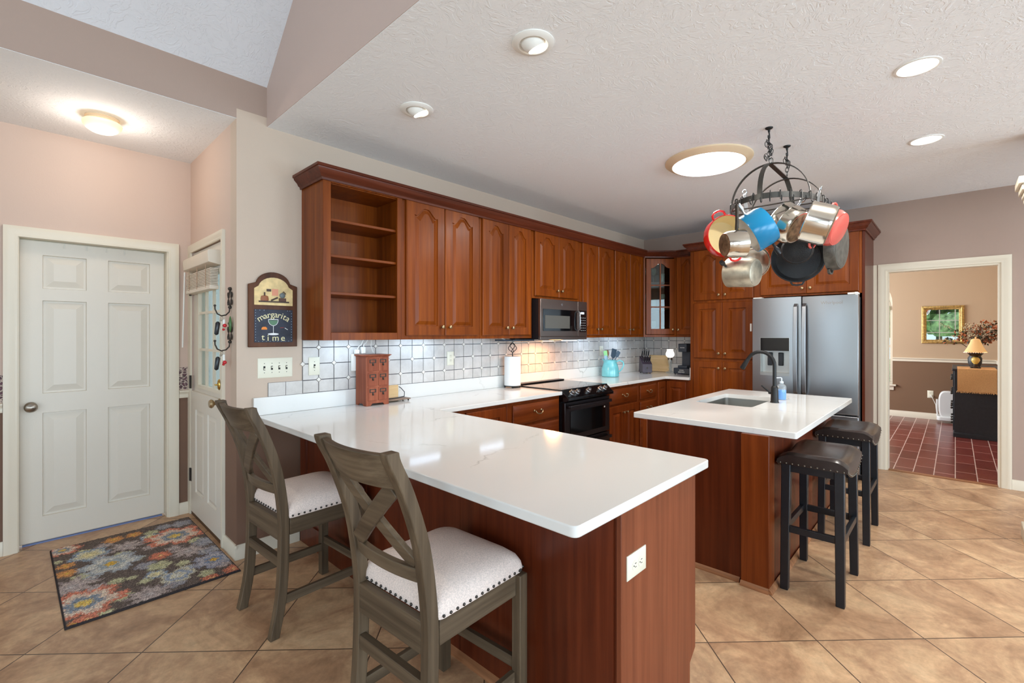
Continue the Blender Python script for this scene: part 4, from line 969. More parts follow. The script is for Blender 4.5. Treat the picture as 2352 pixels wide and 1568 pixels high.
# refrigerator
t = thing('refrigerator', 'tall stainless french-door refrigerator with ice dispenser', 'refrigerator', (5.33, 1.553, 0), -PI / 2); W = .905
mb = MB(); mb.box(.012, W - .012, .075, .72, .04, 1.755); mb.build('body', plain('grey_cabinet_side', (96, 98, 100), .45), t)
def fdoor(name, x0, x1, z0, z1, hole=None):
    mb = MB(); prof = []
    n = 8
    def yy(u): return -.010 * (1 - (2 * u - 1) ** 2)
    if hole is None:
        lo = [(x0 + (x1 - x0) * k / n, yy(k / n)) for k in range(n + 1)] + [(x1, .065), (x0, .065)]
        mb.prism(lo, z0, z1, 'Z')
    else:
        a, b, c_, d_ = hole; yc = -.010
        xs = [x0, x0 + .012, a, b, x1 - .012, x1]
        def fy(x): u = (x - x0) / (x1 - x0); return yy(u)
        zs = [z0, c_, d_, z1]
        for i in range(5):
            for j in range(3):
                if i == 2 and j == 1: continue
                k0, k1 = xs[i], xs[i + 1]
                for q in range(4):
                    p0, p1 = k0 + (k1 - k0) * q / 4, k0 + (k1 - k0) * (q + 1) / 4
                    mb.add([(p0, fy(p0), zs[j]), (p1, fy(p1), zs[j]), (p1, fy(p1), zs[j + 1]), (p0, fy(p0), zs[j + 1])], [(0, 1, 2, 3)])
        mb.add([(x0, .065, z0), (x1, .065, z0), (x1, .065, z1), (x0, .065, z1), (x0, 0, z0), (x1, 0, z0), (x1, 0, z1), (x0, 0, z1)], [(0, 1, 2, 3), (0, 4, 7, 3), (1, 2, 6, 5)])
        for zz in (z0, z1): mb.add([(x0 + (x1 - x0) * k / 20, yy(k / 20), zz) for k in range(21)] + [(x1, .065, zz), (x0, .065, zz)], [tuple(range(23))])
    return mb.build(name, 'steel', t, weld=True, bevel=(.004 if hole is None else 0))
dl = fdoor('left_door', 0, .446, .645, 1.772, (.075, .345, .976, 1.365)); dr_ = fdoor('right_door', .454, W, .645, 1.772)
fz_ = fdoor('freezer_drawer', 0, W, .085, .63)
mb = MB(); mb.box(.015, W - .015, .02, .07, .6305, .6445); mb.box(.70, .80, .0, .03, .632, .643, 0); mb.build('drawer_gasket', 'black_plastic', t)
for x, par in ((.404, dl), (.478, dr_)):
    mb = MB(); mb.tube([(x, -.006, .80), (x, -.045, .83), (x, -.062, 1.05), (x, -.066, 1.25), (x, -.062, 1.45), (x, -.045, 1.67), (x, -.006, 1.70)], 0, flat=(.017, .007), up=(1, 0, 0)); mb.build('handle', 'steel', par, bevel=.003)
mb = MB(); mb.tube([(.06, -.012, .56), (.09, -.055, .56), (.45, -.062, .56), (.81, -.055, .56), (.845, -.012, .56)], 0, flat=(.014, .007), up=(0, 0, 1)); mb.build('handle', 'steel', fz_, bevel=.003)
a, b, c_, d_ = .075, .345, .976, 1.365
ds = MB(); ds.box(a, b, .062, .064, c_, d_); ds.box(a, a + .004, -.008, .062, c_, d_); ds.box(b - .004, b, -.008, .062, c_, d_); ds.box(a + .004, b - .004, -.009, .062, c_, c_ + .03); ds.box(a + .004, b - .004, -.007, .062, d_ - .004, d_)
ob = ds.build('dispenser_recess', 'steel_sink', dl)
mb = MB(); mb.box(a + .004, b - .004, -.0085, .06, d_ - .135, d_ - .004); mb.build('control_panel', 'black_gloss', ob)
for x in (.155, .255):
    mb = MB(); mb.box(x - .022, x + .022, .035, .05, c_ + .10, c_ + .235); mb.build('paddle', 'black_plastic', ob, bevel=.006)
mb = MB(); mb.text('Whirlpool', .042, Matrix.Translation((.70, -.0108, 1.70)) @ Matrix.Rotation(PI / 2, 4, 'X')); mb.build('maker_lettering', 'nickel', dr_)
mb = MB(); mb.box(W - .085, W - .002, .01, .10, 1.7725, 1.79); mb.box(W - .03, W - .006, .0, .03, 1.7725, 1.792); mb.box(.002, .085, .01, .10, 1.7725, 1.784); mb.build('hinge_cover', 'plastic_white', t, bevel=.003)
mb = MB(); mb.box(0, .008, 0, .018, 0, .085); o = mb.build('magnetic_clip', 'plastic_white', bevel=.003); o.location = (5.5005, 1.612, 1.43); tag(o, 'small white clip on the pantry door edge beside the refrigerator', 'clip')

# ------------------------------------------------------------------ counter chairs
def make_chair(loc, rz, label):
    t = thing('counter_chair', label, 'chair', loc, rz, 'cross-back chairs at the peninsula')
    cl = [(-.240, 0), (-.206, .18), (-.194, .42), (-.198, .58), (-.228, .78), (-.285, .95), (-.330, 1.045), (-.338, 1.075)]
    fine = []
    for i in range(len(cl) - 1):
        p0 = cl[max(0, i - 1)]; p1, p2 = cl[i], cl[i + 1]; p3 = cl[min(len(cl) - 1, i + 2)]
        for k in range(4):
            u = k / 4; fine.append(tuple(.5 * (2 * p1[q] + (p2[q] - p0[q]) * u + (2 * p0[q] - 5 * p1[q] + 4 * p2[q] - p3[q]) * u * u + (3 * p1[q] - p0[q] - 3 * p2[q] + p3[q]) * u ** 3) for q in (0, 1)))
    fine.append(cl[-1])
    hw = .021
    def bx(z):      # x of the post centre at height z
        for (xa, za), (xb, zb_) in zip(fine, fine[1:]):
            if za <= z <= zb_: return xa + (xb - xa) * (z - za) / (zb_ - za)
        return fine[-1][0]
    for s_ in (-1, 1):
        mb = MB(); y0, y1 = sorted((s_ * .168, s_ * .206))
        mb.prism([(x + hw, z) for x, z in fine] + [(x - hw, z) for x, z in reversed(fine)], y0, y1, 'Y'); mb.build('back_leg', 'chairwood', t, bevel=.004)
        mb = MB(); y0, y1 = sorted((s_ * .186, s_ * .226)); mb.box(.186, .228, y0, y1, 0, .535); mb.build('front_leg', 'chairwood', t, bevel=.003)
        mb = MB(); y0, y1 = sorted((s_ * .185, s_ * .207)); mb.box(-.172, .185, y0, y1, .462, .540); mb.build('side_rail', wood_x, t, bevel=.002)
        mb = MB(); y0, y1 = sorted((s_ * .182, s_ * .202)); mb.box(-.188, .186, y0, y1, .145, .185); mb.build('stretcher', wood_x, t, bevel=.002)
    mb = MB(); mb.box(.194, .218, -.186, .186, .462, .540); mb.build('front_rail', 'chairwood_y', t, bevel=.002)
    mb = MB(); mb.box(-.214, -.186, -.168, .168, .440, .540); mb.build('back_rail', 'chairwood_y', t, bevel=.002)
    mb = MB(); mb.box(.196, .216, -.186, .186, .185, .225); mb.build('stretcher', 'chairwood_y', t, bevel=.002)
    mb = MB(); mb.box(-.214, -.188, -.168, .168, .315, .360); mb.build('stretcher', 'chairwood_y', t, bevel=.002)
    def curved(name, zs, th, bow, mat='chairwood_y', y=.168, n=14, ends=0):
        mb = MB(); loops = []
        for k in range(n + 1):
            yy_ = -y + 2 * y * k / n; q = 1 - (yy_ / y) ** 2
            loops.append([(bx(z) - bow * q + sx * th / 2, yy_, z) for z, sx in [(zs[0], 1), (zs[0], -1)] + [(z, -1) for z in zs[1:]] + [(z, 1) for z in reversed(zs[1:])]])
        mb.loft(loops, True, True, True); return mb.build(name, mat, t, bevel=.003)
    curved('top_rail', [.955, .99, 1.03, 1.066], .026, .030)
    curved('lower_rail', [.655, .70], .024, .020)
    # the two crossing slats
    for s_, off in ((1, .0), (-1, -.010)):
        mb = MB(); path = []
        for k in range(9):
            u = k / 8; yy_ = s_ * (-.150 + .300 * u); z = .705 + .252 * u; path.append((bx(z) - .022 * (1 - (yy_ / .168) ** 2) + .004 + off, yy_, z))
        mb.tube(path, 0, flat=(.0085, .027), up=(1, 0, .3)); mb.build('cross_slat', 'chairwood_y', t, bevel=.003)
    # cushion
    mb = MB(); n = 16; x0, x1, yw = -.188, .234, .216
    def rr(inset, z, r):
        return [(x, y, z + 0.0) for x, y in rrect(x0 + inset, x1 - inset, -(yw - inset) + 0, (yw - inset), r, 5)]
    lps = [rr(.004, .5405, .03), rr(0, .553, .035), rr(.002, .572, .04), rr(.010, .592, .05), rr(.030, .609, .06), rr(.07, .622, .06), rr(.13, .630, .05), rr(.19, .632, .02)]
    mb.loft(lps, True, True, True); mb.build('seat_cushion', 'fabric', t)
    mb = MB()
    base = rrect(x0 - .001, x1 + .001, -(yw + .001), yw + .001, .034, 5); P = base + [base[0]]
    dist = 0; nxt = 0
    for (ax, ay), (bx_, by_) in zip(P, P[1:]):
        L_ = math.hypot(bx_ - ax, by_ - ay)
        while nxt <= dist + L_:
            u = (nxt - dist) / L_; mb.ball((ax + (bx_ - ax) * u, ay + (by_ - ay) * u, .552), .0052, 8, 5); nxt += .0275
        dist += L_
    mb.build('nailhead_trim', 'nail_dark', t)
    return t
wood_x = wood('weathered_brown_wood_along', (62, 50, 38), (92, 77, 60), (120, 103, 82), axis='X', streak=30, rough=.5, coat=.05, bump=.25)
make_chair((1.035, 2.478, 0), R(3), 'cross-back counter chair nearer the doors, with floral rug behind it')
make_chair((1.035, 1.345, 0), R(3), 'cross-back counter chair nearer the peninsula end, in the foreground')

# ------------------------------------------------------------------ bar stools
def make_stool(loc, label):
    t = thing('bar_stool', label, 'stool', loc, 0, 'saddle stools along the island')
    L2, W2 = .235, .148
    for sx in (-1, 1):
        for sy in (-1, 1):
            mb = MB(); a, b = .0215, .0195
            def sq(cx, cy_, h_, z): return [(cx - h_, cy_ - h_, z), (cx + h_, cy_ - h_, z), (cx + h_, cy_ + h_, z), (cx - h_, cy_ + h_, z)]
            mb.loft([sq(sx * (L2 - .010), sy * (W2 - .020), .0195, 0), sq(sx * (L2 - .03), sy * (W2 - .026), .0225, .690)], True, True, True); mb.build('leg', 'black_wood', t, bevel=.003)
    for sx in (-1, 1):
        mb = MB(); mb.box(sx * (L2 - .02) - .012, sx * (L2 - .02) + .012, -W2 + .036, W2 - .036, .315, .350); mb.build('stretcher', 'black_wood', t, bevel=.002)
        mb = MB(); mb.box(sx * (L2 - .03) - .011, sx * (L2 - .03) + .011, -W2 + .045, W2 - .045, .645, .692); mb.build('apron', 'black_wood', t, bevel=.002)
    for sy in (-1, 1):
        mb = MB(); mb.box(-L2 + .04, L2 - .04, sy * (W2 - .017) - .011, sy * (W2 - .017) + .011, .315, .350); mb.build('stretcher', 'black_wood', t, bevel=.002)
    # saddle seat: low in the middle of its length, the skirts on its long sides hang in a curve
    mb = MB(); nx, ny = 18, 14; g = []
    def top(u, v_):
        x, y = u * .245, v_ * .162
        z = .738 + .026 * u * u - .006 * (1 - v_ * v_) * (1 - u * u) - .030 * max(0, abs(v_) - .62) ** 2 / .144 - .022 * max(0, abs(u) - .80) ** 2 / .04
        return (x, y, z)
    for j in range(ny + 1): g.append([top(-1 + 2 * i / nx, -1 + 2 * j / ny) for i in range(nx + 1)])
    verts = [p for r_ in g for p in r_]; faces = [(j * (nx + 1) + i, j * (nx + 1) + i + 1, (j + 1) * (nx + 1) + i + 1, (j + 1) * (nx + 1) + i) for j in range(ny) for i in range(nx)]
    mb.add(verts, faces)
    rim = [g[0][i] for i in range(nx + 1)] + [g[j][nx] for j in range(1, ny + 1)] + [g[ny][i] for i in range(nx - 1, -1, -1)] + [g[j][0] for j in range(ny - 1, 0, -1)]
    def low(p):
        u = p[0] / .245; v_ = abs(p[1]) / .162
        drop = .690 - (.055 * (1 - u * u) if v_ > .99 else 0)
        return (p[0] * .995, p[1] * .995, drop)
    bot = [low(p) for p in rim]
    mb.loft([rim, bot], True); mb.loft([bot, [(p[0] * .9, p[1] * .88, .69) for p in bot]], True, False, True)
    mb.build('seat', 'leather', t, weld=True, ang=60)
    mb = MB()
    for s_ in (-1, 1):
        for k in range(11): mb.ball((s_ * .2455, -.145 + .029 * k, .697), .0048, 8, 5)
        for k in range(17):
            u = -1 + k / 8; mb.ball((u * .240, s_ * .1625, .697 - .055 * (1 - u * u)), .0042, 8, 5)
    mb.build('nailhead_trim', 'nail', t)
make_stool((3.135, .556, 0), 'black saddle stool with leather seat at the near corner of the island')
make_stool((4.105, .556, 0), 'black saddle stool with leather seat farther along, beside the refrigerator')

# ------------------------------------------------------------------ rug
def rug():
    x0, y0, w, h = -.3775, -.585, .755, 1.17
    fl = [('coral',.601,.841,.150),('coral',.084,.211,.160),('white',.243,.653,.135),('grey',.057,.470,.122),('blue',.683,.259,.105),('coralS',.468,.560,.055),('cream',.483,.192,.080),('coral',.055,1.104,.085),('creamblue',.167,.898,.09),('grey',.351,.884,.095),('grey',.332,.068,.105),('orange',.303,1.067,.050),('orange',.410,1.069,.042),('orange',.056,.811,.04),('orange',.050,.685,.051),('coralS',.727,.045,.05),('coralS',.608,.01,.048),('grey',.602,.505,.10),('greyb',.683,1.056,.06),('coralS',.079,.025,.047),('green',.143,.003,.042),('orange',.035,.008,.03),('green',.233,.368,.036),('green',.299,.350,.022),('green',.345,.250,.03),('green',.437,.409,.058),('green',.017,.911,.028),('greyb',.580,1.078,.044),('green',.501,1.025,.039),('white',.132,.509,.036),('green',.605,.100,.04),('greyb',.720,.590,.07),('grey',.45,.75,.05),('green',.36,.62,.04),('greyb',.70,.42,.06),('green',.54,.34,.035),('creamblue',.40,.30,.05),('grey',.20,.80,.05),('green',.30,.75,.05),('grey',.55,.62,.05),('cream',.62,.72,.04),('grey',.15,.36,.05),('green',.22,.15,.05),('greyb',.45,.10,.05),('cream',.54,.25,.04),('green',.10,.58,.04),('grey',.25,1.0,.05),('creamblue',.48,.95,.05),('green',.68,.66,.04),('grey',.70,.15,.05),('greyb',.38,.47,.05),('green',.14,.98,.035)]
    pal = {'coral': [(236, 196, 110), (140, 148, 158), (228, 200, 180), (214, 136, 112)], 'white': [(226, 180, 84), (166, 174, 178), (208, 204, 194), (172, 176, 180)], 'grey': [(190, 180, 176), (176, 160, 156), (196, 180, 172), (168, 152, 148)],
           'blue': [(222, 176, 84), (140, 150, 172), (184, 178, 180), (162, 160, 172)], 'coralS': [(238, 186, 130), (216, 138, 110), (214, 134, 106), (202, 124, 100)], 'cream': [(206, 204, 196), (214, 206, 182), (160, 168, 182), (206, 198, 174)],
           'creamblue': [(226, 210, 160), (218, 204, 160), (210, 204, 180), (150, 164, 180)], 'orange': [(232, 184, 84), (220, 166, 104), (216, 154, 98), (208, 148, 96)], 'green': [(196, 192, 146), (190, 186, 148), (200, 196, 160), (186, 182, 146)], 'greyb': [(168, 164, 168), (160, 158, 166), (176, 170, 168), (150, 148, 156)]}
    bgc = (120, 106, 98); rnd = random.Random(3)
    ph = [rnd.uniform(0, 6.28) for _ in fl]
    nx, ny = 150, 232; V = []; col = []
    for j in range(ny + 1):
        for i in range(nx + 1):
            px, py = w * i / nx, h * j / ny; c = bgc
            jx, jy = px + rnd.gauss(0, .0058), py + rnd.gauss(0, .0058)
            for q in range(len(fl) - 1, -1, -1):
                k, fx, fy, fr = fl[q]; dx, dy = jx - fx, jy - fy; r_ = math.hypot(dx, dy) / (fr * 1.16)
                if r_ > 1.02: continue
                a = math.atan2(dy, dx) + ph[q]; n_ = 6 if k in ('coral', 'white', 'blue') else 5
                lim = .62 + .38 * abs(math.cos(n_ * a / 2)) ** .7
                if k == 'grey': lim = .7 + .18 * math.sin(9 * a) + .1 * math.sin(5 * a + 1)
                lim += .07 * math.sin(17 * a + q) + .05 * math.sin(31 * a + 2 * q)
                if r_ > lim: continue
                u = r_ / lim; p_ = pal[k]
                c = p_[0] if u < .22 else p_[1] if u < .46 else p_[2] if u < .76 else p_[3]
            s_ = rnd.uniform(.74, 1.16); c = [min(255, v * s_ * (1.06 if c is not bgc else 1)) for v in c]
            e = min(px, w - px, py, h - py)
            if e < .008: c = (62, 56, 56)
            V.append((x0 + px, y0 + py, .012 + rnd.uniform(-.0015, .0015) if e > .004 else .006)); col.append((*lin(c), 1))
    F = [(j * (nx + 1) + i, j * (nx + 1) + i + 1, (j + 1) * (nx + 1) + i + 1, (j + 1) * (nx + 1) + i) for j in range(ny) for i in range(nx)]
    rim = [i for i in range(nx + 1)] + [(j) * (nx + 1) + nx for j in range(1, ny + 1)] + [ny * (nx + 1) + i for i in range(nx - 1, -1, -1)] + [j * (nx + 1) for j in range(ny - 1, 0, -1)]
    nb = len(V)
    for k in rim: V.append((V[k][0], V[k][1], .0005)); col.append((*lin((60, 54, 54)), 1))
    m_ = len(rim)
    for k in range(m_): F.append((rim[k], nb + k, nb + (k + 1) % m_, rim[(k + 1) % m_]))
    me = bpy.data.meshes.new('rug'); me.from_pydata(V, [], F); at_ = me.color_attributes.new('Col', 'FLOAT_COLOR', 'POINT')
    at_.data.foreach_set('color', [x for c in col for x in c]); me.materials.append(M['rug'])
    o = bpy.data.objects.new('floral_rug', me); C.objects.link(o); o.location = (.519, 3.647, 0); o.rotation_euler = (0, 0, R(.6))
    tag(o, 'small tufted floral rug on the tiles in front of the doors', 'rug')
rug()
# ------------------------------------------------------------------ pot rack and what hangs from it
RC = Vector((3.575, .88, 2.255)); RA, RB = .415, .272
def ring_pt(a, z=0, e=0): return Vector((RC.x + (RA + e) * math.cos(a), RC.y + (RB + e) * math.sin(a), RC.z + z))
t = thing('pot_rack', 'oval black iron pot rack hanging over the island on two chains', 'pot rack', tuple(RC))
inv = Matrix.Translation(-RC)
mb = MB(); mb.tube([ring_pt(2 * PI * k / 64) for k in range(64)], 0, closed=True, flat=(.017, .003), up=(0, 0, 1), mat=inv); mb.build('ring', 'iron_band', t)
xs_ = [3.36, 3.775]
for x in xs_:
    yb = RB * math.sqrt(1 - ((x - RC.x) / RA) ** 2); mb = MB()
    mb.tube([(x, RC.y - yb * math.cos(a), RC.z + .255 * math.sin(a)) for a in [PI * k / 28 for k in range(29)]], 0, flat=(.011, .0025), up=(1, 0, 0), mat=inv); mb.build('cross_arch', 'iron_band', t)
mb = MB(); pts = []
for k in range(33):
    a = PI * k / 32; pts.append((RC.x - RA * math.cos(a) * (1 - .0 * math.sin(a)), RC.y, RC.z + .262 * min(1, math.sin(a) * 1.16) ** .9))
mb.tube(pts, 0, flat=(.015, .0025), up=(0, 1, 0), mat=inv); mb.build('long_arch', 'iron_band', t)
mb = MB()
for x in (3.36, 3.50, 3.64, 3.775):
    yb = RB * math.sqrt(1 - ((x - RC.x) / RA) ** 2); mb.tube([(x, RC.y - yb, RC.z - .012), (x, RC.y + yb, RC.z - .012)], 0, flat=(.010, .002), up=(1, 0, 0), mat=inv)
mb.build('grid_bars', 'iron_band', t)
def chain(x, y, z0, z1, label, bunch):
    t = thing('ceiling_hook_chain', label, 'chain', (x, y, z1), 0, 'chains of the pot rack')
    mb = MB(); mb.lathe([(.024, 0), (.022, -.006), (.008, -.014), (.006, -.03)], 16, 0, None, True, True)
    mb.tube([(0, 0, -.025), (.010, 0, -.045), (.014, 0, -.062), (0, 0, -.078), (-.014, 0, -.068), (-.016, 0, -.054)], .0045, 8); mb.build('ceiling_hook', 'black_iron', t)
    mb = MB(); rnd = random.Random(5 if bunch else 9); z = -.074; k = 0; L_ = z1 - z0
    def link(cx, cy_, cz, tilt, az, ll=.019, lw=.011):
        m_ = Matrix.Translation((cx, cy_, cz)) @ Matrix.Rotation(az, 4, 'Z') @ Matrix.Rotation(tilt, 4, 'X')
        mb.tube([(lw * math.cos(a), 0, ll * math.sin(a)) for a in [2 * PI * q / 14 for q in range(14)]], .0022, 6, closed=True, mat=m_)
    while z - .02 > -L_:
        link(0, 0, z - .014, 0, (k % 2) * PI / 2); z -= .0275; k += 1
    for q in range(bunch):   # the spare length is looped back over the hook
        link(rnd.uniform(-.018, .018), rnd.uniform(-.018, .018), -.09 - .012 * q, rnd.uniform(-.5, .5), rnd.uniform(0, 3))
    mb.build('chain_links', 'black_iron', t)
chain(3.36, .88, RC.z + .262, ZC, 'chain nearer the dome light with spare links bunched on its hook', 12)
chain(3.775, .872, RC.z + .262, ZC, 'chain farther from the dome light holding the pot rack', 6)
def shook(a, inward=0):
    p = ring_pt(a); out = Vector((math.cos(a), math.sin(a), 0)).normalized()
    mb = MB(); L_ = []
    for k in range(8): q = PI * k / 7; L_.append(Vector((0, 0, .02)) + out * (-.010 * math.cos(PI - q)) * -1 + UP * (.010 * math.sin(q)))
    for k in range(1, 12): q = PI * 1.15 * k / 11; L_.append(UP * (-.026) + out * (.019 - .019 * math.cos(q)) - UP * (.019 * math.sin(q)) + out * .010)
    mb.tube(L_, .003, 6)
    o = mb.build('s_hook', 'black_iron'); o.location = p
    return tag(o, 'small black iron hook clipped on the pot rack ring', 'hook', 'hooks around the pot rack ring')
for a in (155, 172, 183, 192, 203, 214, 226, 238, 250, 262, 276, 290, 305, 320, 60, 95, 125): shook(R(a))

def pan(name, label, rim, axis, prof_out, thick, mats, handles=(), extra=None, seg=40, group='cookware on the pot rack', hint=(0, 0, 1)):
    """prof_out: (radius, distance below rim) from rim to base; axis points from base to opening. Local +x lies towards hint."""
    T = axis_mat(rim, axis, hint); t = bpy.data.objects.new(name, None); C.objects.link(t); t.matrix_world = T; tag(t, label, 'pan', group)
    rb, db = prof_out[-1]
    mb = MB()
    outp = [(r, -d) for r, d in prof_out]; inp = [(r - thick, -min(d, db - thick)) for r, d in prof_out]
    loops_out = outp; mb.lathe([(outp[0][0] - thick, 0)] + loops_out, seg, 0, None, False, True); mb.build('body', mats[0], t)
    mb = MB(); mb.lathe([(outp[0][0] - thick, -.0002)] + [(max(.002, r), z) for r, z in inp[1:]] + [(.002, inp[-1][1])], seg, 0, None, False, True); mb.build('interior', mats[1], t)
    if len(mats) > 2: mb = MB(); mb.lathe([(rb * .93, -db - .0008), (rb * .90, -db - .002), (rb * .2, -db - .002)], seg, 0, None, False, True); mb.build('base', mats[2], t)
    for h in handles:
        kind, ang, z, mat = h[:4]; A = Matrix.Rotation(ang, 4, 'Z'); mb = MB()
        rr = h[4]
        if kind == 'loop':
            mb.tube([(rr - .004, -.045, z), (rr + .022, -.040, z), (rr + .036, -.018, z), (rr + .038, 0, z), (rr + .036, .018, z), (rr + .022, .040, z), (rr - .004, .045, z)], .0075, 8, mat=A)
        elif kind == 'tab':    # cast-in helper handle
            mb.tube([(rr - .003, -.042, z), (rr + .020, -.030, z), (rr + .024, 0, z), (rr + .020, .030, z), (rr - .003, .042, z)], 0, flat=(.008, .006), up=(0, 0, 1), mat=A)
        elif kind == 'long':
            L_, rise = h[5], h[6]
            mb.tube([(rr - .003, 0, z), (rr + L_ * .3, 0, z + rise * .5), (rr + L_ * .9, 0, z + rise)], 0, flat=(.012, .006), up=(0, 1, 0), mat=A)
            mb.tube([(rr + L_ * .9 + .016 * (1 - math.cos(q)), .014 * math.sin(q), z + rise) for q in [2 * PI * k / 12 for k in range(12)]], .005, 6, closed=True, mat=A)
        elif kind == 'grip':
            L_ = h[5]; mb.tube([(rr - .002, 0, z), (rr + .03, 0, z)], .008, 8, mat=A); mb.tube([(rr + .025, 0, z), (rr + .045, 0, z), (rr + L_, 0, z)], [.010, .017, .014], 10, mat=A)
        mb.build('handle', mat, t, bevel=(.0015 if kind in ('tab', 'long') else 0))
    if extra: extra(t)
    return t
def hint_to(u, v): return RGT * u + UP * v
def facing(u, v, r, up, f):      # direction told from the line of sight through (u, v): right, up, away
    ray = (seen(u, v, 1) - Vector((0, 0, EYE))).normalized(); rr_ = ray.cross(UP).normalized(); uu = rr_.cross(ray)
    return (rr_ * r + uu * up + ray * f).normalized()
# red dutch oven, cream inside, opening towards the camera
pan('dutch_oven', 'red enamelled pot with cream interior and two loop handles', seen(1673, 540, 3.14), facing(1673, 540, 0.42, 0.2, -0.88), [(.140, 0), (.142, .02), (.138, .075), (.122, .108), (.10, .115)], .006, ['red_enamel', 'cream_enamel'],
    [('loop', 0, -.016, 'red_enamel', .140), ('loop', PI, -.016, 'red_enamel', .140)], hint=hint_to(-.38, .92))
pan('saucepan', 'small stainless saucepan with its dark base turned to the camera', seen(1706, 558, 2.86), facing(1707, 558, .86, 0.03, 0.48), [(.086, 0), (.082, .05), (.078, .10), (.069, .116)], .003, ['steel_pot', 'steel_pot', 'copper_dark'],
    [('long', 0, -.03, 'pewter', .082, .175, .02)], hint=hint_to(-.02, 1))
pan('stock_pot', 'blue pot with white interior hanging on its side', seen(1719, 540, 2.90), facing(1719, 540, -0.85, -0.48, -0.24), [(.120, 0), (.123, .006), (.121, .10), (.113, .13)], .005, ['blue_enamel', 'white_enamel'],
    [('grip', 0, -.045, 'steel', .122, .075), ('grip', PI, -.09, 'black_plastic', .122, .075)], hint=hint_to(-.35, .93))
pan('saucepan', 'dull grey aluminium pot hanging lowest with black handle', seen(1676, 626, 3.30), facing(1676, 626, -0.86, 0.04, 0.48), [(.103, 0), (.101, .02), (.099, .16), (.089, .184)], .003, ['aluminium', 'aluminium', 'aluminium'],
    [('grip', 0, -.02, 'black_plastic', .099, .07), ('long', 2.3, -.02, 'pewter', .099, .10, .0)], hint=hint_to(-.75, .28))
pan('frying_pan', 'shiny steel pan hanging behind the dull grey pot', seen(1727, 602, 3.46), facing(1727, 602, -0.3, 0.08, -0.93), [(.128, 0), (.118, .03), (.10, .045)], .003, ['steel_pot', 'steel_pot'],
    [('long', 0, -.004, 'steel', .126, .42, .02)], hint=hint_to(-.1, 1))
pan('saucepan', 'banded stainless pot hanging in the middle of the rack', seen(1792, 506, 3.08), facing(1794, 506, -0.74, 0.45, 0.5), [(.123, 0), (.126, .004), (.122, .012), (.122, .06), (.124, .063), (.122, .066), (.118, .115), (.10, .135)], .003, ['steel_pot', 'steel_pot', 'copper_dark'],
    [('grip', 0, -.03, 'steel', .124, .05), ('grip', PI, -.03, 'black_plastic', .124, .03)], hint=hint_to(.35, .85))
pan('saucepan', 'stainless pot with golden reflections in front of the coral red pot', seen(1851, 507, 2.80), facing(1870, 512, -0.92, 0.36, 0.06), [(.120, 0), (.123, .004), (.119, .01), (.119, .115), (.112, .135)], .003, ['steel_pot', 'steel_pot', 'copper_dark'],
    [('long', 0, -.02, 'steel', .120, .075, .02)], hint=hint_to(.25, .9))
pan('dutch_oven', 'coral red pot at the far end with a loop handle below', seen(1883, 517, 3.08), facing(1900, 520, -0.86, 0.32, 0.40), [(.117, 0), (.119, .02), (.117, .09), (.103, .122)], .006, ['pink_enamel', 'cream_enamel', 'pink_enamel'],
    [('loop', 0, -.02, 'pink_enamel', .118), ('loop', PI, -.02, 'pink_enamel', .118)], hint=hint_to(.38, .90))
pan('skillet', 'large black cast iron skillet with a slotted helper handle', seen(1832, 593, 3.36), facing(1832, 593, -0.05, 0.1, -0.99), [(.170, 0), (.172, .006), (.160, .03), (.146, .052), (.13, .054)], .006, ['cast_iron', 'cast_iron'],
    [('tab', PI, -.008, 'cast_iron', .168), ('long', 0, -.01, 'cast_iron', .168, .12, .01)], hint=hint_to(.02, 1))
pan('skillet', 'small black cast iron skillet hanging in front of the larger one', seen(1831, 573, 3.17), facing(1831, 573, 0.05, 0.1, 1), [(.098, 0), (.098, .006), (.092, .03), (.086, .042)], .005, ['cast_iron', 'cast_iron', 'cast_iron'],
    [('long', 0, -.01, 'cast_iron', .097, .13, -.01)], hint=hint_to(.05, 1))
pan('skillet', 'worn grey pan turned edge-on at the far end of the rack', seen(1909, 566, 3.34), facing(1909, 566, -0.96, 0.04, 0.27), [(.172, 0), (.172, .008), (.165, .055), (.155, .068)], .005, ['grey_iron', 'grey_iron', 'grey_iron'],
    [('tab', PI, -.012, 'grey_iron', .170), ('long', 0, -.01, 'grey_iron', .170, .11, .02)], hint=hint_to(.08, 1))

# ------------------------------------------------------------------ ceiling lights
def eyeball(x, y, tx, ty, label, pw):
    t = thing('recessed_light', label, 'ceiling light', (x, y, ZC), 0, 'ceiling lights')
    mb = MB(); mb.lathe([(.098, 0), (.098, -.004), (.09, -.010), (.070, -.014), (.064, -.010), (.062, .0)], 40, 0, None, False, False); mb.build('trim_ring', 'can_trim', t)
    d = Vector((tx, ty, -1)).normalized(); T = axis_mat((0, 0, .018), d); mb = MB(); mb.lathe([(.061 * math.sin(q), .061 * math.cos(q)) for q in [PI * (.60 - k / 12 * .36) for k in range(13)]][0:], 28, 0, T, True, False); o = mb.build('eyeball', 'can_trim', t)
    mb = MB(); zz = .061 * math.cos(PI * .24); rr = .061 * math.sin(PI * .24); mb.lathe([(rr, zz), (rr * .94, zz + .004), (rr * .4, zz + .008)], 28, 0, T, False, True); mb.build('bulb_face', 'bulb_warm', t)
    spot('eyeball_lamp', tuple(Vector((x, y, ZC + .018)) + d * .075), (x + tx * 2, y + ty * 2, ZC - 2), pw, WARM, 120, .7, .04)
eyeball(1.628, 1.411, .55, -.15, 'white eyeball downlight nearer the camera, tilted', 26)
eyeball(1.636, 2.337, .55, -.15, 'white eyeball downlight nearer the cabinets, tilted', 26)
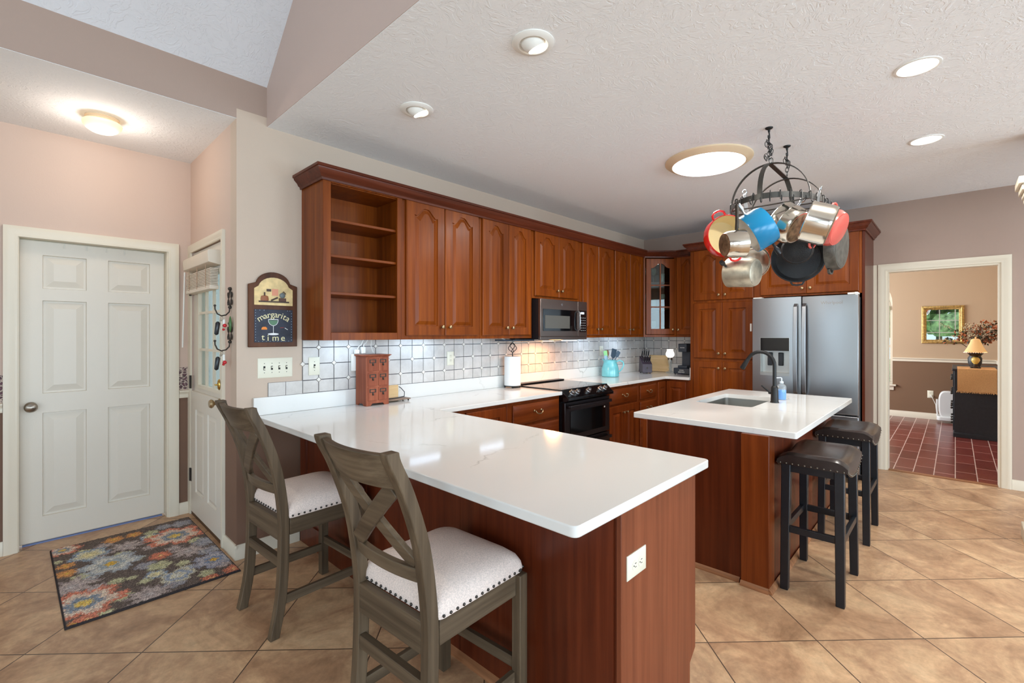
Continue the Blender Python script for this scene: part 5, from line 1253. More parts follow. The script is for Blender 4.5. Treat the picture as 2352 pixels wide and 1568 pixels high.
def can(x, y, label):
    t = thing('recessed_light', label, 'ceiling light', (x, y, ZC), 0, 'ceiling lights')
    mb = MB(); mb.lathe([(.094, 0), (.093, -.004), (.082, -.006), (.079, -.003), (.078, 0)], 40); mb.build('trim_ring', 'can_trim', t)
    mb = MB(); mb.lathe([(.079, -.0025), (.04, -.003), (.002, -.003)], 32, 0, None, False, True); mb.build('diffuser', 'lamp_white', t)
    area('can_lamp', (x, y, ZC - .012), .15, .15, 17, (1, .95, .88), (0, 0, 0), 'DISK')
can(3.105, .138, 'round recessed light nearer the camera at the bright end of the ceiling')
can(4.316, .146, 'round recessed light farther away, near the dining doorway')
t = thing('dome_light', 'large round ceiling dome with an almond ring above the island', 'ceiling light', (3.66, 1.385, ZC))
mb = MB(); mb.lathe([(.315, 0), (.315, -.01), (.30, -.022), (.285, -.026), (.275, -.036), (.262, -.038), (.258, -.030)], 56); mb.build('trim_ring', 'almond_trim', t)
mb = MB(); mb.lathe([(.262, -.036), (.25, -.044), (.2, -.060), (.1, -.073), (.002, -.077)], 48, 0, None, False, True); mb.build('diffuser', plain('daylit_dome', (255, 255, 255), .4, emit=(255, 255, 255), estr=2.2), t)
area('dome_lamp', (3.66, 1.385, ZC - .085), .5, .5, 24, (1, .98, .95), (0, 0, 0), 'DISK')
t = thing('flush_light', 'ribbed glass flush ceiling light glowing in the entry alcove', 'ceiling light', (.355, 3.84, ZC))
mb = MB(); mb.lathe([(.082, 0), (.083, -.010), (.077, -.013), (.080, -.024), (.074, -.027), (.076, -.036)], 44, 0, None, True, True); mb.build('base', plain('cream_metal_base', (226, 206, 178), .4), t)
mb = MB(); n = 72
mb.loft([[((r + (.0016 if i % 2 else 0)) * math.cos(2 * PI * i / n), (r + (.0016 if i % 2 else 0)) * math.sin(2 * PI * i / n), z) for i in range(n)] for r, z in ((.090, -.031), (.096, -.038), (.093, -.052), (.079, -.074), (.054, -.090), (.02, -.097), (.003, -.098))], True, False, True); mb.build('glass_bowl', 'glass_warm', t)
point('flush_lamp', (.355, 3.84, ZC - .14), 5.5, (1, .86, .74), .09)

# under-cabinet light bars
def ledbar(x, y, w, label, pw, zt=ZU0 + .0165):
    t = thing('light_bar', label, 'light', (x, y, zt), 0, 'cool light bars under the wall cabinets')
    mb = MB(); mb.box(0, w, -.015, .015, -.012, 0); mb.build('housing', 'plastic_white', t)
    mb = MB(); n = 14
    for k in range(n): mb.box(w * (k + .2) / n, w * (k + .72) / n, -.009, .009, -.0135, -.0122)
    mb.build('led_strip', 'led', t)
    if pw: area('led_lamp', (x + w / 2, y, zt - .016), w, .03, pw, COOL, (R(14), 0, 0))
    return t
ledbar(2.09, 3.08, .30, 'cool light bar under the cabinet beside the open shelves', .8)
ledbar(2.75, 2.99, .29, 'cool light bar under the cabinet left of the microwave', .4)
LB3 = ledbar(4.45, 3.06, .30, 'cool light bar under the cabinet right of the microwave', .75)
ledbar(5.18, 3.06, .30, 'cool light bar under the cabinets near the corner', .9)
ledbar(3.80, 2.90, .24, 'cool light bar under the front of the microwave', 0, 1.3455)
ledbar(1.50, 3.10, .22, 'cool light bar under the open shelf cabinet', .45)
# ------------------------------------------------------------------ faucet, soap
t = thing('kitchen_faucet', 'matte black pull-down faucet behind the island sink', 'faucet', (3.945, .995, CT))
mb = MB(); mb.lathe([(.030, .0003), (.030, .006), (.027, .012), (.024, .10), (.0245, .112), (.022, .118), (.016, .128)], 24, 0, None, True, True); mb.build('body', 'black_iron', t)
mb = MB(); pth = [(0, 0, .12), (0, 0, .28)] + [(0, .098 - .098 * math.cos(a), .28 + .103 * math.sin(a)) for a in [PI * k / 14 for k in range(1, 13)]]
e = Vector(pth[-1]); dr = (e - Vector(pth[-2])).normalized()
mb.tube(pth, .0135, 12); mb.build('spout', 'black_iron', t)
mb = MB(); mb.tube([e, e + dr * .02, e + dr * .085, e + dr * .09], [.014, .0165, .020, .018], 14); mb.build('spray_head', 'black_iron', t)
mb = MB(); mb.tube([(0, .018, .075), (0, .040, .078)], .015, 14); mb.tube([(0, .036, .078), (0, .09, .125)], 0, flat=(.011, .005), up=(1, 0, 0)); mb.build('lever', 'black_iron', t, bevel=.002)
t = thing('soap_dispenser', 'clear pump bottle of blue soap beside the black faucet', 'soap bottle', (4.165, 1.0, CT))
mb = MB(); mb.lathe([(.031, .0005), (.033, .006), (.033, .10), (.028, .115), (.012, .125), (.012, .135)], 24, 0, None, True, False); mb.build('bottle', 'clear', t)
mb = MB(); mb.lathe([(.0305, .003), (.0315, .008), (.0315, .078)], 24, 0, None, True, True); mb.build('soap', 'soap_blue', t)
mb = MB(); mb.lathe([(.014, .130), (.014, .145), (.005, .147), (.005, .170)], 14, 0, None, True, True); mb.tube([(0, 0, .168), (0, .006, .174), (0, .036, .170)], .005, 8); mb.build('pump', plain('clear_grey_pump', (196, 206, 214), .25), t)

# ------------------------------------------------------------------ on the counters
# six-drawer chest
t = thing('spice_chest', 'small reddish six-drawer wooden chest on the counter', 'chest', (1.712, 3.065, CT + .0004)); W, D, H = .185, .15, .355
mb = MB()
mb.prism([(0, 0), (.035, 0), (.05, .016), (W - .05, .016), (W - .035, 0), (W, 0), (W, H), (0, H)], 0, .012, 'Y')
mb.prism([(.012, 0), (.04, 0), (.05, .014), (D - .045, .014), (D - .035, 0), (D, 0), (D, H), (.012, H)], 0, .010, 'X'); mb.prism([(.012, 0), (.04, 0), (.05, .014), (D - .045, .014), (D - .035, 0), (D, 0), (D, H), (.012, H)], W - .01, W, 'X')
mb.box(.01, W - .01, .012, D, .02, H); mb.build('case', 'chestwood', t, bevel=.0015)
mb = MB(); mb.loft([[(-e, -e, z), (W + e, -e, z), (W + e, D, z), (-e, D, z)] for e, z in ((.001, H), (.010, H + .008), (.014, H + .009), (.014, H + .015))], True, True, True); mb.build('top_moulding', 'chestwood', t)
for i in range(2):
    for j in range(3):
        x, z = .014 + i * .083, .038 + j * .107
        mb = MB(); mb.box(x, x + .074, -.004, -.0003, z, z + .094); dw = mb.build('drawer', 'chestwood', t, bevel=.0015)
        mb = MB(); c_ = x + .037; zz = z + .058
        for q in ((c_ - .026, c_ - .019, zz, zz + .026), (c_ + .019, c_ + .026, zz, zz + .026), (c_ - .019, c_ + .019, zz + .021, zz + .026), (c_ - .019, c_ - .005, zz, zz + .005), (c_ + .005, c_ + .019, zz, zz + .005), (c_ - .005, c_ + .005, zz - .016, zz + .005)): mb.box(q[0], q[1], -.0065, -.0042, q[2], q[3])
        mb.ball((c_, -.010, zz - .014), .0065, 8, 6); mb.build('label_pull', 'pewter', dw)
t = thing('serving_board', 'low slate-and-wood board on small feet beside the chest', 'board', (1.905, 3.10, CT)); mb = MB(); mb.box(0, .21, 0, .10, .012, .022); mb.build('board', plain('grey_brown_board', (122, 100, 84), .5, var=.15, vscale=20), t, bevel=.003)
mb = MB()
for x in (.015, .195):
    for y in (.012, .088): mb.ball((x, y, .0065), .0065, 8, 6)
mb.build('feet', 'black_iron', t)
mb = MB(); mb.box(0, .13, 0, .022, 0, .118); o = mb.build('wood_block', 'board', bevel=.002); o.location = (1.935, YA - .044, CT + .0005); tag(o, 'pale wooden block leaning by the upstand behind the chest', 'wood block')
mb = MB(); mb.tube([(.01, .02, .026), (.10, 0, .027), (.19, .03, .03), (.205, .05, .06), (.18, .06, .092), (.165, .07, .105)], .0032, 8); o = mb.build('charging_cable', 'rope_dark'); o.location = (1.905, 3.13, CT); tag(o, 'dark cable looping over the low board beside the chest', 'cable')
t = thing('power_outlet_box', 'white plug-in outlet box on the tiles behind the chest', 'outlet', (1.68, YA - .0125, 1.13)); mb = MB(); mb.box(0, .115, -.010, 0, 0, .125); mb.build('box', 'plastic_white', t, bevel=.003)
PB = t
for i, x in enumerate((.035, .085)):
    mb = MB(); mb.box(x - .018, x + .016, -.04, -.010, .1255, .158 + .02 * i); mb.build('plug', 'plastic_white', t, bevel=.006)
for i, (x, zb_, dx) in enumerate(((1.715, 1.289, .045), (1.765, 1.309, .03), (1.845, 1.262, -.02))):
    mb = MB(); mb.tube([(x, YA - .045, zb_), (x + dx * .3, YA - .04, zb_ + .02), (x + dx * .8, YA - .04, (zb_ + 1.361) / 2), (x + dx, YA - .05, 1.360)], .0032, 6)
    o = mb.build('cord', 'plastic_white', PB); o.location = -Vector(PB.location)
t = thing('under_cabinet_panel', 'flat dark panel mounted under the cabinet left of the microwave', 'panel', (3.075, 2.90, 1.336))
mb = MB(); mb.box(0, .295, 0, .24, 0, .014); mb.build('panel', plain('blue_black_panel', (38, 48, 60), .25), t, bevel=.003)
mb = MB(); mb.box(.12, .18, .09, .15, .0145, .0255); mb.build('mount', 'black_plastic', t)
# paper towel on its stand
t = thing('paper_towel_stand', 'black scrolled wire stand holding the paper towel roll', 'towel holder', (3.305, 3.128, CT))
mb = MB(); mb.tube([(.080 * math.cos(a), .080 * math.sin(a), .018) for a in [2 * PI * k / 32 for k in range(32)]], .004, 8, closed=True); mb.lathe([(.078, .015), (.078, .019)], 32, 0, None, True, True)
for k in range(4): a = PI / 4 + k * PI / 2; mb.ball((.074 * math.cos(a), .074 * math.sin(a), .0085), .0085, 8, 6)
mb.build('base', 'black_iron', t)
mb = MB(); mb.tube([(0, 0, .02), (0, 0, .34)], .005, 8); mb.build('post', 'black_iron', t)
mb = MB()
for k in range(4):
    a0 = k * PI / 2; mb.tube([(.042 * math.sin(PI * u) * math.cos(a0 + 2.2 * u), .042 * math.sin(PI * u) * math.sin(a0 + 2.2 * u), .338 + .10 * u) for u in [q / 14 for q in range(15)]], .0032, 6)
mb.ball((0, 0, .442), .009, 10, 6); mb.build('basket_finial', 'black_iron', t)
mb = MB(); mb.lathe([(.02, 0), (.078, 0), (.079, .004), (.079, .276), (.078, .28), (.02, .28), (.02, 0)], 40); o = mb.build('paper_towel_roll', 'paper'); o.location = (3.305, 3.128, CT + .0225); tag(o, 'white roll of paper towels standing left of the range', 'paper towel')
# pitcher of utensils
PX_, PY_ = 4.972, 3.06
t = thing('pitcher', 'aqua glazed pitcher filled with cooking utensils', 'pitcher', (PX_, PY_, CT)); k = 1.0
mb = MB(); seg = 40; loops = []
prof = [(.100, .002), (.106, .008), (.107, .025), (.102, .09), (.090, .14), (.077, .172), (.074, .186), (.079, .203), (.075, .204), (.070, .188), (.072, .172), (.086, .14), (.098, .09), (.1, .03), (.09, .012)]
for i, (r, z) in enumerate(prof):
    sp = max(0, (z - .16) / .045) ** 1.5; L_ = []
    for q in range(seg):
        a = 2 * PI * q / seg; b_ = math.cos(a - PI * .80); s_ = max(0, b_) ** 8 * .028 * sp; L_.append(((r + s_) * math.cos(a), (r + s_) * math.sin(a), z + s_ * .5))
    loops.append(L_)
mb.loft(loops, True, True, True); mb.build('body', 'aqua', t)
A = Matrix.Rotation(-.80, 4, 'Z'); mb = MB(); mb.tube([(.074, 0, .180), (.11, 0, .198), (.155, 0, .18), (.165, 0, .145), (.148, 0, .10), (.118, 0, .065), (.104, 0, .055)], [.008, .010, .010, .009, .008, .008, .007], 10, mat=A); mb.build('handle', 'aqua', t)
UT = [('spatula', 'wide dark blue-grey spatula leaning right in the aqua pitcher', (-.03, -.01), (.062, -.022, .335), 'plate', plain('slate_blue_nylon', (44, 66, 84), .4)),
      ('turner', 'slotted dark turner leaning far right in the aqua pitcher', (-.05, .0), (.122, -.05, .305), 'plate2', plain('grey_blue_nylon', (74, 94, 112), .4)),
      ('wooden_spoon', 'brown wooden spoon upright in the aqua pitcher', (-.02, .02), (-.02, .03, .33), 'spoon', plain('spoon_wood', (128, 96, 66), .6)),
      ('silicone_spatula', 'pale green silicone spatula in the aqua pitcher', (-.01, .01), (-.062, .035, .315), 'plate2', plain('pale_green_silicone', (150, 220, 150), .5)),
      ('ladle', 'pale blue ladle leaning left out of the aqua pitcher', (.050, .0), (-.105, .01, .265), 'spoon', plain('pale_blue_nylon', (150, 190, 210), .4)),
      ('whisk', 'steel whisk standing in the aqua pitcher', (.01, .03), (.03, .06, .325), 'whisk', M['steel'])]
for nm, lb, a, b, kind, mt in UT:
    mb = MB(); p0, p1 = Vector((PX_ + a[0], PY_ + a[1], CT + .03)), Vector((PX_ + b[0], PY_ + b[1], CT + b[2])); d = (p1 - p0).normalized(); ln = (p1 - p0).length
    T = axis_mat(p0, d, (1, -.4, 0)); mb.tube([(0, 0, 0), (0, 0, ln - .08)], .0055, 8, mat=T)
    if kind == 'plate': mb.loft([[(-w_, -.003, z), (w_, -.003, z), (w_, .003, z), (-w_, .003, z)] for w_, z in ((.010, ln - .115), (.032, ln - .095), (.036, ln - .005), (.03, ln))], True, True, True, 0, T)
    elif kind == 'plate2': mb.loft([[(-w_, -.002, z), (w_, -.002, z), (w_, .002, z), (-w_, .002, z)] for w_, z in ((.008, ln - .085), (.024, ln - .07), (.026, ln - .006), (.02, ln))], True, True, True, 0, T)
    elif kind == 'spoon': mb.ball((0, 0, ln - .045), .04, 14, 8, 0, (.62, .22, 1), T)
    else:
        for q in range(5): mb.tube([(.022 * math.sin(PI * u) * math.cos(q * PI / 5) * (1 if u < 2 else 1), .022 * math.sin(PI * u) * math.sin(q * PI / 5), ln - .08 + .08 * math.sin(PI * u / 2) ** .8) for u in [k_ / 10 for k_ in range(11)]], .0013, 5, mat=T)
    o = mb.build(nm, mt, None); tag(o, lb, 'utensil', 'utensils in the aqua pitcher')
# knife block (turned towards the room)
KB = Matrix.Translation((5.71, 2.975, CT)) @ Matrix.Rotation(R(-46), 4, 'Z')
t = thing('knife_block', 'dark wooden knife block full of steel-handled knives', 'knife block', (5.71, 2.975, CT), R(-46))
mb = MB(); mb.prism([(-.075, .012), (.115, .012), (.10, .055), (.08, .225), (-.075, .125)], -.063, .063, 'X'); mb.box(-.05, -.03, -.07, -.05, .0005, .012); mb.box(.03, .05, -.07, -.05, .0005, .012); mb.box(-.05, -.03, .09, .11, .0005, .012); mb.box(.03, .05, .09, .11, .0005, .012)
mb.build('block', plain('dark_walnut_block', (62, 50, 60), .4, var=.15, vscale=20), t, bevel=.003)
mb = MB(); mb.lathe([(.012, 0), (.012, .001)], 14, 0, axis_mat((0, -.0765, .075), (0, -1, 0)), True, True); mb.build('badge', 'pewter', t)
kd = Vector((0, -.46, .89)).normalized()
def knife(x, y, z, ln, lab):
    p = KB @ Vector((x, y, z)); d = (KB.to_3x3() @ kd).normalized(); T = axis_mat(p, d, KB.to_3x3() @ Vector((1, 0, 0)))
    root = bpy.data.objects.new('kitchen_knife', None); C.objects.link(root); root.matrix_world = T; tag(root, lab, 'knife', 'knives in the dark block')
    mb = MB(); mb.loft([[(-.0055, -w_, q), (.0055, -w_, q), (.0055, w_, q), (-.0055, w_, q)] for w_, q in ((.010, .012), (.012, ln * .4), (.0105, ln * .7), (.0115, ln - .012))], True, True, True); mb.build('handle', 'black_plastic', root, bevel=.002)
    mb = MB(); mb.box(-.006, .006, -.011, .011, .0004, .012); mb.box(-.006, .006, -.012, .012, ln - .012, ln); mb.build('bolster', 'steel', root, bevel=.0015)
for i in range(4): knife(-.042 + .028 * i, .045, .205, .115 + (.012 if i == 1 else 0), 'large steel-capped knife handle in the upper row of the block, %s' % ('outermost left', 'second from left, the tallest', 'third from left', 'outermost right')[i])
for i in range(4): knife(-.042 + .028 * i, -.028, .158, .085, 'short steel-capped knife handle in the lower row of the block, %s' % ('outermost left', 'second from left', 'third from left', 'outermost right')[i])
# chopping board leaning on the fridge wall's upstand
mb = MB(); mb.box(-.155, .155, -.012, .012, 0, .225); o = mb.build('chopping_board', 'board', bevel=.006); o.location = (6.075, 2.97, CT + .002); o.rotation_euler = (R(-9), 0, R(-90)); tag(o, 'pale wooden chopping board leaning behind the knife block', 'board')
# glass lamp with milk-white shade
t = thing('hurricane_lamp', 'clear glass hurricane lamp with a glowing white shade', 'lamp', (5.985, 2.765, CT))
mb = MB(); mb.lathe([(.055, .0005), (.058, .006), (.05, .014), (.02, .03), (.015, .05), (.022, .07), (.014, .09), (.02, .12), (.03, .15), (.026, .175), (.018, .18)], 28, 0, None, True, True); mb.build('glass_stem', 'clear', t)
mb = MB(); mb.lathe([(.03, .172), (.028, .19), (.034, .195), (.034, .205)], 24, 0, None, True, True); mb.build('burner_collar', 'nickel', t)
mb = MB(); mb.lathe([(.03, .206), (.052, .225), (.057, .25), (.05, .275), (.04, .295), (.043, .315), (.041, .315), (.037, .296), (.047, .275), (.054, .25), (.048, .227), (.027, .208)], 32); mb.build('shade', 'hurricane', t)
# coffee maker
t = thing('coffee_maker', 'slim black pod coffee maker on a drawer base', 'coffee maker', (5.80, 2.515, CT), R(-90))
mb = MB(); mb.box(-.115, .095, -.01, .235, .012, .085); mb.build('pod_drawer', plain('blue_black_plastic', (34, 42, 52), .35), t, bevel=.006)
mb = MB()
for x in (-.1, .08):
    for y in (.01, .215): mb.lathe([(.008, .0003), (.008, .012)], 10, 0, Matrix.Translation((x, y, 0)), True, True)
mb.build('feet', 'black_plastic', t)
mb = MB(); mb.box(-.055, .055, .11, .225, .0855, .395); mb.box(-.0545, .0545, -.005, .11, .29, .395); mb.box(-.06, .06, -.005, .11, .0855, .118); mb.build('brewer', plain('charcoal_plastic', (40, 48, 58), .4), t, bevel=.006)
mb = MB(); mb.text('KEURIG', .017, Matrix.Translation((.0, -.0056, .345)) @ Matrix.Rotation(PI / 2, 4, 'X')); mb.text('KEURIG', .017, Matrix.Translation((-.01, -.0106, .058)) @ Matrix.Rotation(PI / 2, 4, 'X')); mb.text('BREWED', .021, Matrix.Translation((-.01, -.0106, .034)) @ Matrix.Rotation(PI / 2, 4, 'X')); mb.build('lettering', 'plastic_white', t)
mb = MB(); mb.box(-.035, .035, -.025, .025, 0, .05); o = mb.build('sweetener_box', plain('pink_lilac_card', (206, 176, 206), .6), bevel=.001); o.location = (6.075, 2.66, CT + .0005); o.rotation_euler = (0, 0, R(-70)); tag(o, 'little pink-lilac box between the glass lamp and coffee maker', 'box')
mb = MB(); mb.ball((0, 0, .018), .018, 14, 8); o = mb.build('sugar_jar', 'plastic_white'); o.location = (5.93, 2.635, CT + .0003); tag(o, 'small round white jar in front of the glass lamp', 'jar')
mb = MB(); mb.tube([(3.05, 3.06, 1.372), (3.12, 3.02, 1.34), (3.25, 3.03, 1.318), (3.40, 3.02, 1.322), (3.60, 3.04, 1.33), (3.9, 3.06, 1.326), (4.3, 3.08, 1.34), (4.45, 3.07, 1.372)], .0028, 6); o = mb.build('cord', 'plastic_white', LB3); o.location = -Vector(LB3.location)

# ------------------------------------------------------------------ on the walls by the doors
t = thing('margarita_sign', 'arched wooden sign reading margarita time with painted kitchen shelf above', 'sign', (1.141, YA - .0005, 1.319)); W = .150; H = .443
def arch_out(w, h, e, zs, n=16):
    top = [(w * (1 - 2 * k / n), zs + (h - zs) * math.sin(PI * k / n) ** .8) for k in range(1, n)]
    return [(-w - e, 0), (w + e, 0), (w + e, zs)] + top + [(-w - e, zs)]
mb = MB(); mb.prism([(-W, 0), (W, 0), (W, .400)] + [(.105 * math.cos(a), .400 + .085 * math.sin(a)) for a in [PI * k / 18 for k in range(1, 18)]] + [(-W, .400)], -.022, 0, 'Y'); mb.build('frame', wood('dark_sign_wood', (62, 36, 22), (88, 52, 32), (116, 72, 44), streak=14, rough=.5), t, bevel=.004)
mb = MB(); mb.box(-.118, .118, -.0245, -.0222, .03, .242); mb.build('chalkboard', plain('blue_black_chalkboard', (42, 46, 60), .6, var=.2, vscale=16), t, bevel=.0008)
mb = MB(); mb.prism([(-.118, .27), (.118, .27), (.118, .375)] + [(.095 * math.cos(a), .375 + .075 * math.sin(a)) for a in [PI * k / 14 for k in range(1, 14)]] + [(-.118, .375)], -.0245, -.0222, 'Y'); mb.build('niche', plain('cream_niche', (224, 196, 140), .6, var=.1, vscale=20), t)
mb = MB(); y0 = -.034
mb.box(-.092, .092, y0, -.0247, .288, .297, 0); mb.lathe([(.022, 0), (.024, .010), (.022, .022), (.020, .03), (.004, .034)], 14, 1, Matrix.Translation((-.058, -.030, .2975)) @ Matrix.Diagonal((1, .3, 1, 1)), True, True)
mb.box(-.062, -.054, -.031, -.028, .33, .352, 0); mb.box(.03, .072, -.036, -.026, .2975, .318, 2); mb.ball((.051, -.030, .336), .018, 12, 8, 3, (1, .35, 1)); mb.tube([(.051, -.03, .35), (.058, -.03, .362), (.072, -.03, .346)], .0028, 6, 0)
mb.box(-.045, -.018, -.0265, -.0246, .358, .374, 0); mb.box(-.012, .026, -.0265, -.0246, .333, .376, 4); mb.tube([(-.018, -.028, .301), (.022, -.028, .321)], .005, 6, 0)
mb.build('painted_shelf_scene', [plain('scene_dark_brown', (74, 54, 44), .6), plain('scene_rust', (150, 92, 60), .6), plain('scene_brown', (92, 60, 46), .6), plain('scene_grey', (104, 112, 112), .5), plain('scene_note', (220, 150, 120), .7)], t)
chalk = plain('cream_chalk_paint', (236, 226, 178), .7); chw = plain('white_chalk_paint', (236, 236, 236), .7); yc = -.0247
mb = MB(); RX = Matrix.Rotation(PI / 2, 4, 'X')
word = 'margarita'; wd_ = {'m': 1.5, 'i': .6, 'r': .8, 't': .8}
tot = sum(wd_.get(c, 1) for c in word); u = 0
for c in word:
    q = wd_.get(c, 1); s_ = (u + q / 2) / tot * 2 - 1; u += q; ang = -s_ * .72
    mb.text(c, .056, Matrix.Translation((s_ * .099, yc, .209 - .034 * s_ * s_)) @ Matrix.Rotation(-ang, 4, 'Y') @ RX)
for c, x, z in (('t', -.066, .062), ('i', -.036, .057), ('m', .010, .057), ('e', .056, .056)): mb.text(c, .058, Matrix.Translation((x, yc, z)) @ RX)
mb.build('lettering', chalk, t)
mb = MB(); g = lambda pts, r, mi=0: mb.tube([(x, yc, z) for x, z in pts], r, 5, mi)
g([(-.034, .178), (.026, .178)], .0026); g([(-.034, .178), (-.033, .162), (-.024, .146), (-.010, .138), (.002, .138), (.016, .146), (.025, .162), (.026, .178)], .0018); g([(-.004, .138), (-.004, .088)], .0018)
mb.lathe([(.034, 0), (.020, .0006)], 20, 0, Matrix.Translation((-.004, yc, .083)) @ Matrix.Diagonal((1, 1, .2, 1)) @ Matrix.Rotation(PI / 2, 4, 'X'), True, True)
mb.prism([(-.031, .172), (-.030, .162), (-.022, .148), (-.010, .141), (.002, .141), (.014, .148), (.022, .162), (.023, .172)], yc - .0004, yc + .0002, 'Y', 1)
mb.prism([(-.076, .112), (-.042, .112), (-.042, .122), (-.050, .130), (-.066, .130), (-.074, .124)], yc - .0004, yc + .0002, 'Y', 2)
g([(.038, .124), (.062, .126)], .0016, 3); g([(.067, .124), (.086, .112)], .0022, 0)
for k in range(11):
    z = .044 + k * .0175
    for x in (-.110, .110): mb.ball((x, yc, z), .0022, 6, 4, 4)
for k in range(9): mb.ball((-.092 + k * .023, yc, .037), .0019, 6, 4, 4)
for x in (-.11, -.085, -.06, .085, .1): mb.ball((x, yc, .236), .0022, 6, 4, 4)
mb.build('painted_drink', [chw, plain('green_chalk', (96, 132, 104), .7), plain('orange_chalk', (236, 140, 60), .7), plain('red_chalk', (176, 72, 66), .7), plain('pale_blue_dots', (190, 206, 222), .7)], t)
# key racks on the narrow wall by the glazed door
def key_rack(z, label):
    t = thing('key_hook', label, 'hook', (XAL - .0005, 3.345, z), -PI / 2, 'scrolled iron key hooks')   # local x towards the camera, front (-y) faces the alcove
    mb = MB(); s = 1
    for sx in (-1, 1):
        mb.tube([(sx * .004, -.008, .150), (sx * .028, -.008, .10), (sx * .030, -.008, .085), (sx * .004, -.008, .045)], .0035, 6)
        for zz, sg in ((.10, 1), (.085, -1)): mb.tube([(sx * .028, -.008, zz), (sx * .037, -.008, zz + sg * .018), (sx * .031, -.008, zz + sg * .032)], .0055, 6)
    mb.ball((0, -.008, .155), .012, 10, 6); mb.ball((0, -.008, .038), .011, 10, 6)
    mb.build('scroll_plate', 'pewter', t)
    mb = MB(); mb.tube([(0, -.008, .038), (0, -.012, .008), (0, -.030, -.012), (0, -.055, -.018), (0, -.078, -.006), (0, -.090, .022), (0, -.091, .042)], .0042, 8); mb.ball((0, -.091, .045), .0075, 10, 6); mb.build('hook', 'pewter', t)
    return t
key_rack(1.535, 'upper scrolled iron key hook beside the glazed door'); key_rack(1.315, 'lower scrolled iron key hook beside the glazed door')
def keys(z, label, red_first):
    # hangs from a hook tip region, 5.5 cm off the wall
    t = thing('key_bunch', label, 'keys', (XAL - .055, 3.345, z), 0, 'bunches of keys on the iron hooks')
    mb = MB(); mb.tube([(.0, .016 * math.cos(a), -.014 + .016 * math.sin(a)) for a in [2 * PI * k / 18 for k in range(18)]], .0014, 6, closed=True); mb.tube([(.012 * math.cos(a), .0, -.018 + .016 * math.sin(a)) for a in [2 * PI * k / 18 for k in range(18)]], .0012, 6, closed=True); mb.build('key_ring', 'nickel', t)
    mb = MB(); T = Matrix.Translation((-.022, .008, -.075)) @ Matrix.Rotation(.12, 4, 'Y'); mb.lathe([(.004, -.045), (.012, -.038), (.013, .03), (.006, .04)], 12, 0, T @ Matrix.Diagonal((1, .6, 1, 1)), True, True); mb.build('car_fob', 'black_plastic', t)
    mb = MB(); mb.box(.004, .018, -.006, -.003, -.06, -.022); mb.build('key_tag', 'plastic_white', t, bevel=.002)
    mb = MB(); mb.ball((.016, -.006, -.072 if red_first else -.06), .012, 12, 8); mb.ball((.012, .004, -.085), .008, 10, 6); mb.build('red_charm', plain('red_plastic_charm', (196, 30, 40), .3), t)
    mb = MB(); mb.box(-.008, -.006, -.012, -.004, -.085, -.02); mb.lathe([(.009, 0), (.009, .002)], 12, 0, axis_mat((-.007, -.008, -.026), (1, 0, 0)), True, True); mb.build('key', 'nickel', t)
    return t
keys(1.516, 'bunch of car keys with white tag on the upper iron hook', False); keys(1.296, 'bunch of keys with round red charm on the lower iron hook', True)
mb = MB(); mb.lathe([(.002, -.055), (.013, -.03), (.015, .0), (.010, .03), (.003, .045)], 12, 0, Matrix.Diagonal((.6, 1, 1, 1)), True, True); o = mb.build('green_charm', plain('green_glass_charm', (70, 110, 60), .3)); o.location = (XAL - .016, 3.312, 1.47); tag(o, 'green drop-shaped charm hanging between the two iron hooks', 'charm')
# blind on the glazed door
t = thing('door_blind', 'raised cream blind with valance on the glazed door', 'blind', (XAL + .010, 4.328, 0), -PI / 2)
x0, x1 = .07, .715
mb = MB(); mb.prism([(-.003, 1.87), (-.075, 1.885), (-.080, 1.955), (-.072, 1.968), (-.003, 1.972)], x0 - .03, x1 + .012, 'X'); mb.build('valance', 'blind', t, bevel=.003)
mb = MB()
for k in range(11): mb.box(x0, x1, -.062, -.014, 1.735 + k * .0105, 1.742 + k * .0105, mat=None)
mb.build('slat_stack', 'blind', t, bevel=.001)
mb = MB(); mb.box(x0 - .003, x1 + .003, -.065, -.011, 1.705, 1.7325); mb.build('bottom_rail', 'blind', t, bevel=.003)
mb = MB()
for x in (x0 + .10, (x0 + x1) / 2, x1 - .10): mb.tube([(x, -.0655, 1.72), (x, -.0655, 1.88)], .0022, 6)
mb.build('lift_cords', plain('tan_cord', (182, 150, 124), .8), t)
mb = MB(); mb.tube([(x0 + .01, -.075, 1.87), (x0 - .005, -.085, 1.30)], .005, 8); mb.build('tilt_wand', 'plastic_white', t)

# ------------------------------------------------------------------ dining room
t = thing('wall_mirror', 'gilt-framed mirror on the dining room wall', 'mirror', (XD - .001, .405, 1.245), -PI / 2); W, H = .51, .61
mb = MB(); prof = [(0, 0), (0, .02), (.012, .03), (.03, .034), (.045, .024), (.055, .020), (.062, .012), (.062, 0)]
mb.loft([[(x + sx * d, -y, z + sz * d) for x, z, sx, sz in ((0, 0, 1, 1), (W, 0, -1, 1), (W, H, -1, -1), (0, H, 1, -1))] for d, y in prof], True); mb.build('frame', 'gold', t)
mb = MB(); mb.box(.058, W - .058, -.010, -.002, .058, H - .058); mb.build('mirror_glass', 'mirror', t)
t = thing('sideboard', 'black painted sideboard against the dining room wall', 'sideboard', (8.76, .010, 0))
mb = MB(); mb.box(0, 1.16, -.455, 0, .06, .90); mb.build('case', 'sb_black', t, bevel=.003)
mb = MB(); mb.box(-.012, 1.172, -.462, .012, 0, .055); mb.box(-.008, 1.168, -.46, .008, .055, .065); mb.build('plinth', 'sb_black', t, bevel=.004)
mb = MB(); mb.box(-.02, 1.18, -.466, .022, .9005, .930); mb.build('top', 'sb_black', t, bevel=.006)
